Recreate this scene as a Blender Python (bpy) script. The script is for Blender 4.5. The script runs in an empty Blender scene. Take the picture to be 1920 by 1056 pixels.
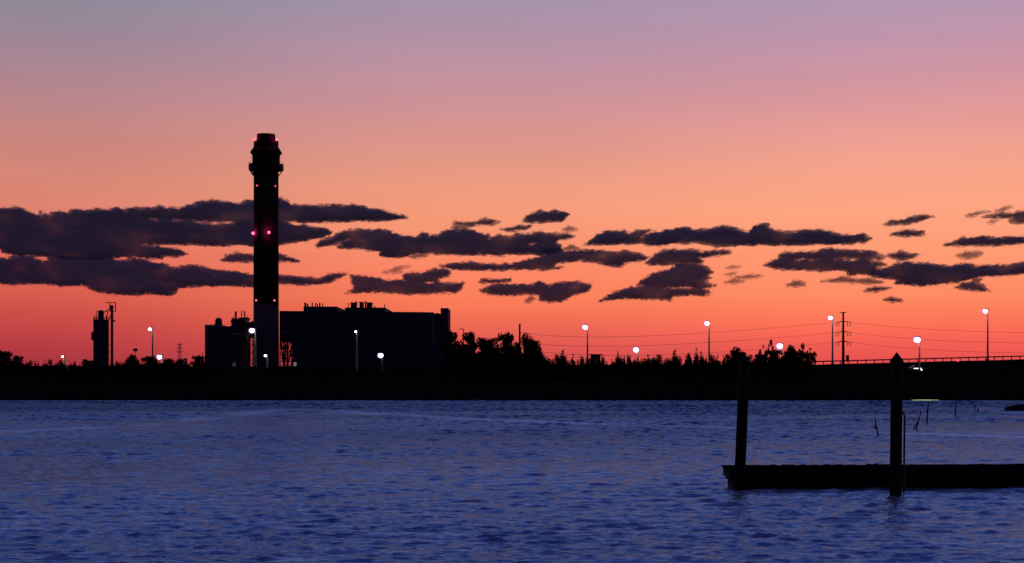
import bpy, math, random
import numpy as np
from math import radians as R, sin, cos, pi, sqrt

SC = bpy.context.scene
COL = SC.collection
random.seed(11)
rng = np.random.default_rng(11)

# ------------------------------------------------------------------ camera
F = 2637.0          # focal length in pixels of a 1920 wide frame
H = 2.63            # camera height above the water
HZ = 705.0          # image row of the horizon
cam = bpy.data.cameras.new('camera')
cam.sensor_width = 36.0
cam.lens = 36.0 * F / 1920.0
cam.shift_y = (HZ - 528.0) / 1920.0
cam.clip_start = 0.5
cam.clip_end = 80000.0
cam_ob = bpy.data.objects.new('camera', cam)
cam_ob.location = (0, 0, H)
cam_ob.rotation_euler = (R(90), 0, 0)
COL.objects.link(cam_ob)
SC.camera = cam_ob


def X(px, D):
    return (px - 960.0) / F * D


def Z(py, D):
    return H + (HZ - py) / F * D


# ------------------------------------------------------------------ view / render settings
SC.render.engine = 'CYCLES'
SC.view_settings.view_transform = 'Standard'
SC.view_settings.look = 'None'
SC.view_settings.exposure = 0.0
SC.view_settings.gamma = 1.0
SC.cycles.max_bounces = 6
SC.cycles.diffuse_bounces = 2
SC.cycles.glossy_bounces = 3
SC.cycles.transparent_max_bounces = 24
SC.cycles.use_denoising = True
try:
    SC.cycles.denoiser = 'OPENIMAGEDENOISE'
except Exception:
    pass
SC.cycles.sample_clamp_indirect = 2.0
SC.cycles.caustics_reflective = False
SC.cycles.caustics_refractive = False


def lin(c):
    out = []
    for v in c:
        v /= 255.0
        out.append(v / 12.92 if v <= 0.04045 else ((v + 0.055) / 1.055) ** 2.4)
    return out


# ------------------------------------------------------------------ world: sky after sunset, the glow lies along +Y
W = bpy.data.worlds.new('World')
SC.world = W
W.use_nodes = True
nt = W.node_tree
nt.nodes.clear()
N, L = nt.nodes, nt.links
w_out = N.new('ShaderNodeOutputWorld')
w_bg = N.new('ShaderNodeBackground')
L.new(w_bg.outputs[0], w_out.inputs[0])
tc = N.new('ShaderNodeTexCoord')
sep = N.new('ShaderNodeSeparateXYZ')
L.new(tc.outputs['Generated'], sep.inputs[0])


def wmath(op, a, b=None, clamp=False):
    n = N.new('ShaderNodeMath')
    n.operation = op
    n.use_clamp = clamp
    for i, v in enumerate((a, b)):
        if v is None:
            continue
        if isinstance(v, (int, float)):
            n.inputs[i].default_value = v
        else:
            L.new(v, n.inputs[i])
    return n.outputs[0]


elev = wmath('MULTIPLY', wmath('ARCSINE', sep.outputs[2]), 2.0 / pi, True)      # 0..1 = 0..90 deg
azim = wmath('ARCTAN2', sep.outputs[0], sep.outputs[1])                          # 0 = west glow


def ramp(stops):
    r = N.new('ShaderNodeValToRGB')
    r.color_ramp.interpolation = 'LINEAR'
    L.new(elev, r.inputs[0])
    el = r.color_ramp.elements
    for i, (deg, c) in enumerate(stops):
        e = el[i] if i < 2 else el.new(deg / 90.0)
        e.position = deg / 90.0
        e.color = (*lin(c), 1)
    return r.outputs[0]


def rows(pairs):
    return [(max(0.0, math.degrees(math.atan((HZ - y) / F))), c) for y, c in pairs]


HIGH = [(19, (164, 156, 192)), (26, (140, 148, 202)), (35, (86, 100, 168)), (46, (46, 58, 122)), (60, (32, 42, 100)), (90, (30, 40, 98))]
sky_left = ramp(rows([(705, (158, 47, 58)), (650, (182, 61, 66)), (620, (196, 69, 69)), (590, (206, 79, 73)), (560, (214, 91, 77)),
                      (480, (224, 110, 93)), (400, (221, 131, 113)), (350, (215, 135, 119)), (300, (204, 133, 123)), (250, (193, 133, 131)),
                      (200, (182, 133, 140)), (150, (170, 133, 146)), (100, (157, 134, 150)), (50, (145, 136, 152)), (5, (136, 138, 152))]) + HIGH)
sky_mid = ramp(rows([(705, (198, 69, 76)), (650, (222, 87, 82)), (620, (236, 100, 84)), (590, (244, 113, 85)), (560, (250, 126, 89)),
                     (520, (252, 131, 97)), (480, (250, 141, 106)), (440, (248, 149, 113)), (400, (246, 155, 121)), (350, (238, 155, 127)),
                     (300, (227, 152, 134)), (250, (218, 149, 142)), (200, (207, 147, 151)), (150, (196, 146, 158)), (100, (186, 145, 164)),
                     (50, (176, 146, 168)), (5, (167, 147, 171))]) + HIGH)
sky_right = ramp(rows([(705, (222, 71, 78)), (650, (241, 93, 82)), (620, (252, 108, 86)), (590, (255, 125, 92)), (560, (255, 139, 98)),
                       (520, (255, 146, 108)), (480, (255, 155, 116)), (400, (254, 165, 129)), (350, (249, 164, 136)), (300, (241, 161, 143)),
                       (250, (231, 156, 150)), (200, (218, 152, 157)), (150, (206, 150, 164)), (100, (195, 149, 171)), (50, (184, 150, 175)),
                       (5, (176, 151, 178))]) + HIGH)
sky_east = ramp([(0, (60, 54, 82)), (6, (66, 58, 88)), (16, (60, 55, 90)), (35, (48, 50, 94)), (60, (36, 43, 98)), (90, (30, 40, 96))])


def span(v, a, b):
    m = N.new('ShaderNodeMapRange')
    m.interpolation_type = 'SMOOTHSTEP'
    m.inputs[1].default_value = a
    m.inputs[2].default_value = b
    L.new(v, m.inputs[0])
    return m.outputs[0]


def wmix(f, a, b):
    m = N.new('ShaderNodeMix')
    m.data_type = 'RGBA'
    L.new(f, m.inputs[0])
    L.new(a, m.inputs[6])
    L.new(b, m.inputs[7])
    return m.outputs[2]


c1 = wmix(span(azim, R(-20), R(-1)), sky_left, sky_mid)
c2 = wmix(span(azim, R(-1), R(15)), c1, sky_right)
c3 = wmix(span(wmath('ABSOLUTE', wmath('SUBTRACT', azim, R(5))), R(32), R(105)), c2, sky_east)
gm = N.new('ShaderNodeMix')
gm.data_type = 'RGBA'
L.new(wmath('LESS_THAN', sep.outputs[2], -0.002), gm.inputs[0])
L.new(c3, gm.inputs[6])
gm.inputs[7].default_value = (0.004, 0.004, 0.008, 1)
# soft uneven bands of thin high haze in the glow
nz = N.new('ShaderNodeTexNoise')
mp = N.new('ShaderNodeMapping')
mp.inputs['Scale'].default_value = (3, 3, 26)
L.new(tc.outputs['Generated'], mp.inputs[0])
L.new(mp.outputs[0], nz.inputs['Vector'])
nz.inputs['Scale'].default_value = 2.2
nz.inputs['Detail'].default_value = 3
mr = N.new('ShaderNodeMapRange')
mr.inputs[3].default_value = 0.955
mr.inputs[4].default_value = 1.045
L.new(nz.outputs['Fac'], mr.inputs[0])
L.new(gm.outputs[2], w_bg.inputs[0])
L.new(mr.outputs[0], w_bg.inputs[1])


# ------------------------------------------------------------------ materials
def mat(name, col, rough=0.7, metal=0.0, var=0.25, scale=3.0, bump=0.0, spec=0.3):
    m = bpy.data.materials.new(name)
    m.use_nodes = True
    n, l = m.node_tree.nodes, m.node_tree.links
    b = n['Principled BSDF']
    b.inputs['Roughness'].default_value = rough
    b.inputs['Metallic'].default_value = metal
    b.inputs['Specular IOR Level'].default_value = spec
    t = n.new('ShaderNodeTexCoord')
    z = n.new('ShaderNodeTexNoise')
    z.inputs['Scale'].default_value = scale
    z.inputs['Detail'].default_value = 5
    l.new(t.outputs['Object'], z.inputs['Vector'])
    mx = n.new('ShaderNodeMix')
    mx.data_type = 'RGBA'
    mx.inputs[6].default_value = (*[c * (1 - var) for c in col], 1)
    mx.inputs[7].default_value = (*[min(1, c * (1 + var)) for c in col], 1)
    l.new(z.outputs['Fac'], mx.inputs[0])
    l.new(mx.outputs[2], b.inputs['Base Color'])
    if bump:
        bp = n.new('ShaderNodeBump')
        bp.inputs['Strength'].default_value = bump
        bp.inputs['Distance'].default_value = 0.05
        l.new(z.outputs['Fac'], bp.inputs['Height'])
        l.new(bp.outputs[0], b.inputs['Normal'])
    return m


def glow(name, col, strength):
    m = bpy.data.materials.new(name)
    m.use_nodes = True
    n, l = m.node_tree.nodes, m.node_tree.links
    n.clear()
    o = n.new('ShaderNodeOutputMaterial')
    e = n.new('ShaderNodeEmission')
    e.inputs[0].default_value = (*col, 1)
    e.inputs[1].default_value = strength
    l.new(e.outputs[0], o.inputs[0])
    return m


M = dict(
    steel=mat('galvanised_steel', (0.30, 0.31, 0.32), 0.55, 0.0),
    pole=mat('pale_painted_steel', (0.17, 0.15, 0.11), 0.6),
    dark_steel=mat('painted_dark_steel', (0.03, 0.03, 0.032), 0.6),
    black_paint=mat('black_paint', (0.012, 0.012, 0.013), 0.6, spec=0.1),
    stack_dark=mat('dark_concrete', (0.02, 0.018, 0.018), 0.9, scale=0.2, spec=0.05),  # one dark tone for shaft, collar and flue
    stack_pale=mat('lamp_lit_concrete', (0.055, 0.055, 0.06), 0.9, scale=0.3, spec=0.1),  # lamp light on the chimney foot put into a paler colour
    cladding=mat('dark_cladding', (0.035, 0.036, 0.055), 0.8, scale=0.4, spec=0.1),
    soil=mat('dark_soil', (0.012, 0.010, 0.008), 1.0, scale=0.4, spec=0.0),
    asphalt=mat('asphalt', (0.04, 0.04, 0.042), 0.9, spec=0.1),
    leaf=mat('foliage', (0.030, 0.032, 0.020), 0.9, scale=1.5, spec=0.05),
    needle=mat('cedar_foliage', (0.020, 0.026, 0.018), 0.9, scale=1.5, spec=0.05),
    bark=mat('bark', (0.03, 0.024, 0.02), 0.95, spec=0.05),
    wood=mat('wet_timber', (0.012, 0.011, 0.010), 0.9, scale=8, bump=0.4, spec=0.06),
    deck=mat('weathered_deck_boards', (0.008, 0.008, 0.010), 1.0, scale=6, bump=0.3, spec=0.0),
    rubber=mat('black_plastic', (0.008, 0.008, 0.009), 0.8, spec=0.05),
    rock=mat('wet_mud', (0.012, 0.012, 0.014), 0.9, scale=2, bump=0.5, spec=0.05),
    cable=mat('cable', (0.02, 0.02, 0.02), 0.7),
    car_paint=mat('car_paint', (0.05, 0.05, 0.06), 0.4),
    white_paint=mat('white_car_paint', (0.6, 0.6, 0.6), 0.4),
    glass=mat('dark_glass', (0.01, 0.01, 0.012), 0.15),
    sign=mat('sign_back', (0.02, 0.02, 0.022), 0.8, spec=0.1),
    lamp=glow('lamp_lens', (0.94, 0.86, 1.0), 20.0),
    lamp_dim=glow('lamp_lens_dim', (1.0, 0.90, 0.78), 16.0),
    flood=glow('flood_lens', (0.90, 0.90, 1.0), 10.0),
    red=glow('red_beacon', (1.0, 0.10, 0.16), 1.3),
    red_hot=glow('bright_red_beacon', (1.0, 0.10, 0.24), 3.2),
    red_pale=glow('pale_red_beacon', (1.0, 0.16, 0.20), 1.8),
    tail=glow('tail_lamp', (1.0, 0.06, 0.10), 2.0),
    head=glow('head_lamp', (1.0, 0.93, 0.80), 2.2),
    window=glow('lit_window', (0.30, 0.36, 0.28), 0.45),
    window_dim=glow('dim_window', (0.20, 0.21, 0.22), 0.14),
)


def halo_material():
    # violet glow round the lamp lens, painted as a partly clear emissive shell
    m = bpy.data.materials.new('violet_lamp_halo')
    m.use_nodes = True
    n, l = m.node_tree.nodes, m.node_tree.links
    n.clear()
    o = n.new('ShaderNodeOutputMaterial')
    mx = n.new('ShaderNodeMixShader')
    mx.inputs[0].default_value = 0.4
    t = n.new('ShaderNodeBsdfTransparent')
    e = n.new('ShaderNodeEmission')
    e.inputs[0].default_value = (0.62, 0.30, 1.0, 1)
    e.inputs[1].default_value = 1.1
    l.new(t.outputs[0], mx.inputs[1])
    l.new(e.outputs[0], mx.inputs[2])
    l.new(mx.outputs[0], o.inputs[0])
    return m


M['lamp_halo'] = halo_material()


# ------------------------------------------------------------------ mesh helper
class MB:
    def __init__(s):
        s.v, s.f = [], []

    def add(s, vs, fs):
        o = len(s.v)
        s.v += [tuple(map(float, p)) for p in vs]
        s.f += [tuple(i + o for i in f) for f in fs]
        return s

    def box(s, x0, x1, y0, y1, z0, z1):
        return s.prism([(x0, z0), (x1, z0), (x1, z1), (x0, z1)], y0, y1)

    def prism(s, poly, y0, y1):
        n = len(poly)
        vs = [(x, y0, z) for x, z in poly] + [(x, y1, z) for x, z in poly]
        fs = [tuple(range(n)), tuple(range(2 * n - 1, n - 1, -1))]
        fs += [(i, n + i, n + (i + 1) % n, (i + 1) % n) for i in range(n)]
        return s.add(vs, fs)

    def tube(s, pts, rad, n=8, cap=True):
        pts = [np.array(p, float) for p in pts]
        if not hasattr(rad, '__len__'):
            rad = [rad] * len(pts)
        vs, fs = [], []
        for i, p in enumerate(pts):
            d = pts[min(i + 1, len(pts) - 1)] - pts[max(i - 1, 0)]
            d = d / (np.linalg.norm(d) + 1e-9)
            a = np.array([0, 0, 1.0]) if abs(d[2]) < 0.9 else np.array([1.0, 0, 0])
            u = np.cross(d, a)
            u /= np.linalg.norm(u)
            w = np.cross(d, u)
            for k in range(n):
                t = 2 * pi * (k + 0.5) / n
                vs.append(p + rad[i] * (u * cos(t) + w * sin(t)))
        for i in range(len(pts) - 1):
            for k in range(n):
                a, b = i * n + k, i * n + (k + 1) % n
                fs.append((a, b, b + n, a + n))
        if cap:
            fs.append(tuple(range(n - 1, -1, -1)))
            fs.append(tuple((len(pts) - 1) * n + k for k in range(n)))
        return s.add(vs, fs)

    def bar(s, a, b, w=0.1):
        return s.tube([a, b], w * 0.7, 4)

    def ball(s, c, r, n=14, m=8):
        rx, ry, rz = r if hasattr(r, '__len__') else (r, r, r)
        vs, fs = [(c[0], c[1], c[2] - rz)], []
        for j in range(1, m):
            t = -pi / 2 + pi * j / m
            for k in range(n):
                q = 2 * pi * k / n
                vs.append((c[0] + rx * cos(t) * cos(q), c[1] + ry * cos(t) * sin(q), c[2] + rz * sin(t)))
        vs.append((c[0], c[1], c[2] + rz))
        for k in range(n):
            fs.append((0, 1 + (k + 1) % n, 1 + k))
            fs.append((len(vs) - 1, 1 + (m - 2) * n + k, 1 + (m - 2) * n + (k + 1) % n))
        for j in range(m - 2):
            for k in range(n):
                a, b = 1 + j * n + k, 1 + j * n + (k + 1) % n
                fs.append((a, b, b + n, a + n))
        return s.add(vs, fs)

    def lathe(s, prof, cx, cy, n=32):
        vs, fs = [], []
        for r, z in prof:
            for k in range(n):
                t = 2 * pi * k / n
                vs.append((cx + r * cos(t), cy + r * sin(t), z))
        for i in range(len(prof) - 1):
            for k in range(n):
                a, b = i * n + k, i * n + (k + 1) % n
                fs.append((a, b, b + n, a + n))
        fs.append(tuple(range(n - 1, -1, -1)))
        fs.append(tuple((len(prof) - 1) * n + k for k in range(n)))
        return s.add(vs, fs)

    def build(s, name, m, parent=None, smooth=False, loc=None):
        off = wloc(parent) if parent is not None else (loc or (0, 0, 0))
        me = bpy.data.meshes.new(name)
        me.from_pydata([(a - off[0], b - off[1], c - off[2]) for a, b, c in s.v], [], s.f)
        if smooth:
            me.shade_smooth()
        me.materials.append(m)
        o = bpy.data.objects.new(name, me)
        if parent is not None:
            o.parent = parent
        else:
            o.location = off
        COL.objects.link(o)
        return o


def wloc(o):
    x = y = z = 0.0
    while o is not None:
        x += o.location[0]
        y += o.location[1]
        z += o.location[2]
        o = o.parent
    return (x, y, z)


def tag(o, label=None, cat=None, group=None, kind=None):
    if label:
        o['label'] = label
    if cat:
        o['category'] = cat
    if group:
        o['group'] = group
    if kind:
        o['kind'] = kind
    return o


def thing(name, loc, label, cat, group=None):
    o = bpy.data.objects.new(name, None)
    o.location = loc
    o.empty_display_size = 0.5
    COL.objects.link(o)
    return tag(o, label, cat, group)


# ------------------------------------------------------------------ terrain profile
EP_X = [-6000, X(0, 330), X(400, 330), X(800, 330), X(1130, 330), X(1500, 330), X(1540, 330), X(1920, 330), X(2300, 330), X(4000, 330), 6000]
EP_Z = [Z(686.5, 330), Z(686.5, 330), Z(688, 330), Z(686, 330), Z(685, 330), Z(685.5, 330), Z(684, 330), Z(674, 330), Z(664, 330), Z(640, 330), Z(640, 330)]


def emb(x):
    return float(np.interp(x, EP_X, EP_Z))


PROF = [(100, -2.0), (146, -0.9), (149.5, -0.1), (150.5, 0.35), (156, 1.0), (175, 1.5), (230, 1.8), (285, 2.0), (298, 3.4), (304, 3.5), (322, 3.5)]


def ground(x, y):
    if y <= 322:
        return float(np.interp(y, [p[0] for p in PROF], [p[1] for p in PROF]))
    e = emb(x)
    return float(np.interp(y, [322, 328, 344, 362, 420, 40000], [3.5, e, e, 2.9, 2.7, 2.7]))


def make_ground():
    ys = [100, 140, 146, 149.5, 150.5, 153, 156, 165, 175, 190, 210, 230, 250, 270, 285, 292, 298, 304, 313, 322, 325, 328, 336, 344, 352, 362, 420,
          600, 1000, 2000, 5000, 12000, 40000]
    xs = [-40000, -12000, -6000, -2500, -1200, -700] + list(range(-400, 401, 6)) + [700, 1200, 2500, 6000, 12000, 40000]
    vs, fs = [], []
    for y in ys:
        for x in xs:
            z = ground(x, y)
            if 152 < y < 300 and abs(x) <= 400:
                z += 0.14 * sin(x * 0.31 + y) + 0.1 * sin(x * 0.77 + 2 * y) + random.uniform(-.08, .08)
            elif y in (328, 336) and abs(x) <= 400:
                z += random.uniform(-.03, .05)
            vs.append((x, y, z))
    n = len(xs)
    for j in range(len(ys) - 1):
        for i in range(n - 1):
            fs.append((j * n + i, j * n + i + 1, (j + 1) * n + i + 1, (j + 1) * n + i))
    b = MB()
    b.add(vs, fs)
    tag(b.build('ground', M['soil'], smooth=True), kind='structure')


make_ground()
b = MB()                                         # carriageways lie on the embankment and on the terrace below it
xs = list(range(-400, 401, 8))
for y0, y1, hh in ((329.5, 342.5, None), (305.5, 320.5, 3.5)):
    for i in range(len(xs) - 1):
        z0, z1 = (emb(xs[i]) + 0.07, emb(xs[i + 1]) + 0.07) if hh is None else (hh + 0.03, hh + 0.03)
        b.add([(xs[i], y0, z0), (xs[i + 1], y0, z1), (xs[i + 1], y1, z1), (xs[i], y1, z0)], [(0, 1, 2, 3)])
tag(b.build('road', M['asphalt']), kind='structure')


# ------------------------------------------------------------------ water
def vnoise(x, y, seed):
    """cheap smooth value noise"""
    r = np.random.default_rng(seed).random((256, 256))
    xi, yi = np.floor(x).astype(int), np.floor(y).astype(int)
    fx, fy = x - xi, y - yi
    fx, fy = fx * fx * (3 - 2 * fx), fy * fy * (3 - 2 * fy)
    g = lambda a, c: r[a % 256, c % 256]
    return (g(xi, yi) * (1 - fx) + g(xi + 1, yi) * fx) * (1 - fy) + (g(xi, yi + 1) * (1 - fx) + g(xi + 1, yi + 1) * fx) * fy


WAKE = [(-60, 812), (0, 810), (130, 805), (270, 797), (400, 783), (480, 773), (540, 768), (600, 769), (700, 776), (900, 787), (1100, 795), (1250, 799),
        (1400, 803), (1650, 812), (1920, 820), (2050, 824)]


def make_water():
    yrows = [14.0]
    while yrows[-1] < 151.0:
        y = yrows[-1]
        yrows.append(y + min(0.105, max(0.03, 0.30 * y * y / 3698.0)))
    yr = np.array(yrows)
    NC = 760
    u = np.linspace(-1, 1, NC)
    half = 0.46 * yr + 4.0
    XX = half[:, None] * u[None, :]
    YY = np.repeat(yr[:, None], NC, 1)
    zz = np.zeros_like(XX)
    dxx, dyy = np.zeros_like(XX), np.zeros_like(XX)
    # gust patches
    p1 = vnoise(XX / 13.0 + 40, YY / 6.0 + 11, 1)
    p2 = vnoise(XX / 3.1 + 90, YY / 2.7 + 31, 2)
    gust = 0.42 + 0.85 * p1 + 0.30 * p2
    gust *= np.interp(YY, [14, 30, 60, 100, 150], [0.95, 1.0, 1.15, 1.6, 1.9])
    nw = 64
    dyr = np.gradient(yr)
    g = np.random.default_rng(5)
    for i in range(nw):
        lam = 0.16 * (1.25 / 0.16) ** ((i / (nw - 1)) ** 1.15) * g.uniform(0.92, 1.08)
        k = 2 * pi / lam
        th = g.normal(-pi / 2 + 0.10, 0.40)
        s = WAVE_S * (1.2 if lam < 0.7 else 0.6)
        ph = k * (cos(th) * XX + sin(th) * YY) + g.uniform(0, 2 * pi)
        sn = np.sin(ph)
        amp = (s / k) * np.clip(1.6 - 2.6 * dyr / lam, 0, 1)[:, None]
        zz += amp * (sn - 0.12 * np.cos(2 * ph))
        cs_ = amp * np.cos(ph)                       # crests pulled sharp, as wind chop is
        dxx += cos(th) * cs_
        dyy += sin(th) * cs_
    zz *= gust
    # wake crests spreading from a boat that has gone by
    wp = np.array([(X(px, F * H / (py - HZ)), F * H / (py - HZ)) for px, py in WAKE])
    glint_paint = np.zeros_like(zz)
    best = np.full_like(zz, 1e9)
    sl = YY > 52
    xs_, ys_ = XX[sl], YY[sl]
    bd = np.full(xs_.shape, 1e9)
    for a, c in zip(wp[:-1], wp[1:]):
        d = c - a
        t = np.clip(((xs_ - a[0]) * d[0] + (ys_ - a[1]) * d[1]) / (d @ d), 0, 1)
        bd = np.minimum(bd, np.hypot(xs_ - a[0] - t * d[0], ys_ - a[1] - t * d[1]))
    best[sl] = bd
    brk = vnoise(XX / 4.0 + 7, YY / 5.0, 8) * 0.7 + vnoise(XX / 0.9 + 7, YY / 1.5, 9) * 0.5
    wf = np.exp(-(best / (0.2 + 0.0095 * YY)) ** 2)
    glint_paint += 1.8 * wf * np.clip((brk - 0.30) * 2.6, 0, 1)  # sky reflection on the wake painted pale
    zz *= 1 - 0.4 * wf
    # bright reflections painted pale: slick by the islet, glints along the far shore
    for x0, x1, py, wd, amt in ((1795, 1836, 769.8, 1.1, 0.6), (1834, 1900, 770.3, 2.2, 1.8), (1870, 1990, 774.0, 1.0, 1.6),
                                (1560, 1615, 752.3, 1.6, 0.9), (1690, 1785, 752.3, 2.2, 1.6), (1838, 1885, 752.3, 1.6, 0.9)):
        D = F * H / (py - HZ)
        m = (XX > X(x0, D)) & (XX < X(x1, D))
        glint_paint += m * amt * np.exp(-((YY - D) / wd) ** 2)
    # specular glints on the crests, painted pale
    cr = vnoise(XX / 0.24 + 3, YY / 0.30 + 5, 21) * 0.55 + vnoise(XX / 1.3 + 3, YY / 1.8 + 5, 22) * 0.45
    crest = np.clip(zz / (0.018 * gust) - 0.4, 0, 1)
    glint_paint += np.clip((cr - 0.45) * 6, 0, 1) * np.clip(1.8 * crest, 0, 1) * np.interp(YY, [14, 40, 80, 110], [1.0, 0.8, 0.5, 0.1])
    edge = np.interp(np.abs(u), [0.97, 1.0], [1.0, 0.0])[None, :] * np.interp(yr, [14, 14.6], [0, 1])[:, None]
    zz *= edge
    XX = XX + dxx * gust * edge
    YY = YY + dyy * gust * edge
    # outer flat sheet
    XX = np.concatenate([np.full((len(yr), 1), -9000.0), XX, np.full((len(yr), 1), 9000.0)], 1)
    YY = np.concatenate([yr[:, None], YY, yr[:, None]], 1)
    zz = np.concatenate([np.zeros((len(yr), 1)), zz, np.zeros((len(yr), 1))], 1)
    glint_paint = np.concatenate([np.zeros((len(yr), 1)), glint_paint, np.zeros((len(yr), 1))], 1)
    XX = np.concatenate([XX[:1], XX], 0)
    YY = np.concatenate([np.full((1, NC + 2), -6000.0), YY], 0)
    zz = np.concatenate([zz[:1] * 0, zz], 0)
    glint_paint = np.concatenate([glint_paint[:1] * 0, glint_paint], 0)
    nr, nc = XX.shape
    co = np.stack([XX, YY, zz], -1).reshape(-1, 3).astype(np.float32)
    idx = np.arange(nr * nc).reshape(nr, nc)
    q = np.stack([idx[:-1, :-1], idx[:-1, 1:], idx[1:, 1:], idx[1:, :-1]], -1).reshape(-1, 4).astype(np.int32)
    me = bpy.data.meshes.new('water')
    me.vertices.add(len(co))
    me.vertices.foreach_set('co', co.ravel())
    me.loops.add(q.size)
    me.loops.foreach_set('vertex_index', q.ravel())
    me.polygons.add(len(q))
    me.polygons.foreach_set('loop_start', np.arange(0, q.size, 4, dtype=np.int32))
    me.update()
    me.validate()
    me.shade_smooth()
    near_b = np.interp(YY, [14, 28, 60, 95, 125], [1.0, 0.8, 0.55, 0.3, 0.0]) + 0.5 * (vnoise(XX / 22 + 5, YY / 9 + 3, 12) - 0.5) * (np.abs(XX) < 8000)  # brighter near, darker far: reflected light put into the colour
    a2 = me.attributes.new('near_bright', 'FLOAT', 'POINT')
    a2.data.foreach_set('value', np.clip(near_b, 0, 1).ravel().astype(np.float32))
    at = me.attributes.new('glint_paint', 'FLOAT', 'POINT')
    at.data.foreach_set('value', np.clip(glint_paint, 0, 1).ravel().astype(np.float32))
    m = bpy.data.materials.new('water')
    m.use_nodes = True
    n, l = m.node_tree.nodes, m.node_tree.links
    n.clear()
    out = n.new('ShaderNodeOutputMaterial')
    body = n.new('ShaderNodeBsdfDiffuse')            # blue water body
    si = n.new('ShaderNodeAttribute')
    si.attribute_name = 'near_bright'
    cmx = n.new('ShaderNodeMix')                     # dark far water to bright near water, reflected light painted in
    cmx.data_type = 'RGBA'
    l.new(si.outputs['Fac'], cmx.inputs[0])
    cmx.inputs[6].default_value = (0.02, 0.028, 0.06, 1)
    cmx.inputs[7].default_value = WATER_COL
    l.new(cmx.outputs[2], body.inputs['Color'])
    gl = n.new('ShaderNodeBsdfGlossy')
    gmx = n.new('ShaderNodeMix')  # reflection tint graded the same way, dimmer far off
    gmx.data_type = 'RGBA'
    l.new(si.outputs['Fac'], gmx.inputs[0])
    gmx.inputs[6].default_value = [c * .55 for c in WATER_GLOSS[:3]] + [1]
    gmx.inputs[7].default_value = [min(1, c * 1.15) for c in WATER_GLOSS[:3]] + [1]
    l.new(gmx.outputs[2], gl.inputs['Color'])
    gl.inputs['Roughness'].default_value = 0.09
    fr = n.new('ShaderNodeFresnel')
    fr.inputs['IOR'].default_value = WATER_IOR
    m1 = n.new('ShaderNodeMixShader')
    fm = n.new('ShaderNodeMath')
    fm.operation = 'MULTIPLY_ADD'
    l.new(fr.outputs[0], fm.inputs[0])
    fm.inputs[1].default_value = 0.25
    fm.inputs[2].default_value = 0.36
    l.new(fm.outputs[0], m1.inputs[0])
    l.new(gl.outputs[0], m1.inputs[2])
    fo = n.new('ShaderNodeAttribute')
    fo.attribute_name = 'glint_paint'
    wf_ = n.new('ShaderNodeBsdfDiffuse')  # pale colour for the painted glints
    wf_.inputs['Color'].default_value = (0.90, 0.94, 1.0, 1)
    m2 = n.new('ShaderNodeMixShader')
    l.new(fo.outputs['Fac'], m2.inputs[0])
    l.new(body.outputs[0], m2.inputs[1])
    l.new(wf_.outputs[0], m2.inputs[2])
    l.new(m2.outputs[0], m1.inputs[1])
    l.new(m1.outputs[0], out.inputs[0])
    t = n.new('ShaderNodeTexCoord')
    mpn = n.new('ShaderNodeMapping')
    mpn.inputs['Scale'].default_value = (0.55, 1.35, 1)
    l.new(t.outputs['Object'], mpn.inputs[0])
    z1 = n.new('ShaderNodeTexNoise')
    z1.inputs['Scale'].default_value = 5.5
    z1.inputs['Detail'].default_value = 3
    z1.inputs['Roughness'].default_value = 0.6
    l.new(mpn.outputs[0], z1.inputs['Vector'])
    bp = n.new('ShaderNodeBump')
    bp.inputs['Strength'].default_value = 1.0
    bp.inputs['Distance'].default_value = 0.05
    l.new(z1.outputs['Fac'], bp.inputs['Height'])
    for q_ in (body, gl, fr):
        l.new(bp.outputs[0], q_.inputs['Normal'])
    me.materials.append(m)
    o = bpy.data.objects.new('water', me)
    COL.objects.link(o)
    tag(o, kind='structure')


WAVE_S = 0.036
WATER_COL = (0.30, 0.29, 0.30, 1)
WATER_GLOSS = (0.29, 0.54, 0.95, 1)
WATER_IOR = 1.30
make_water()

# ------------------------------------------------------------------ clouds: outlines traced from the photo, each at its own distance and depth
VIEW = {'A': (0, 360, 2.8235), 'B': (560, 370, 3.4286), 'C': (1090, 370, 4.683), 'D': (1410, 370, 3.765)}


def outline(*segs):
    pts = []
    for v, s in segs:
        ox, oy, k = VIEW[v]
        n = [float(q) for q in s.split()]
        pts += [(ox + n[i] / k, oy + n[i + 1] / k) for i in range(0, len(n), 2)]
    return np.array(pts)


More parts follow.
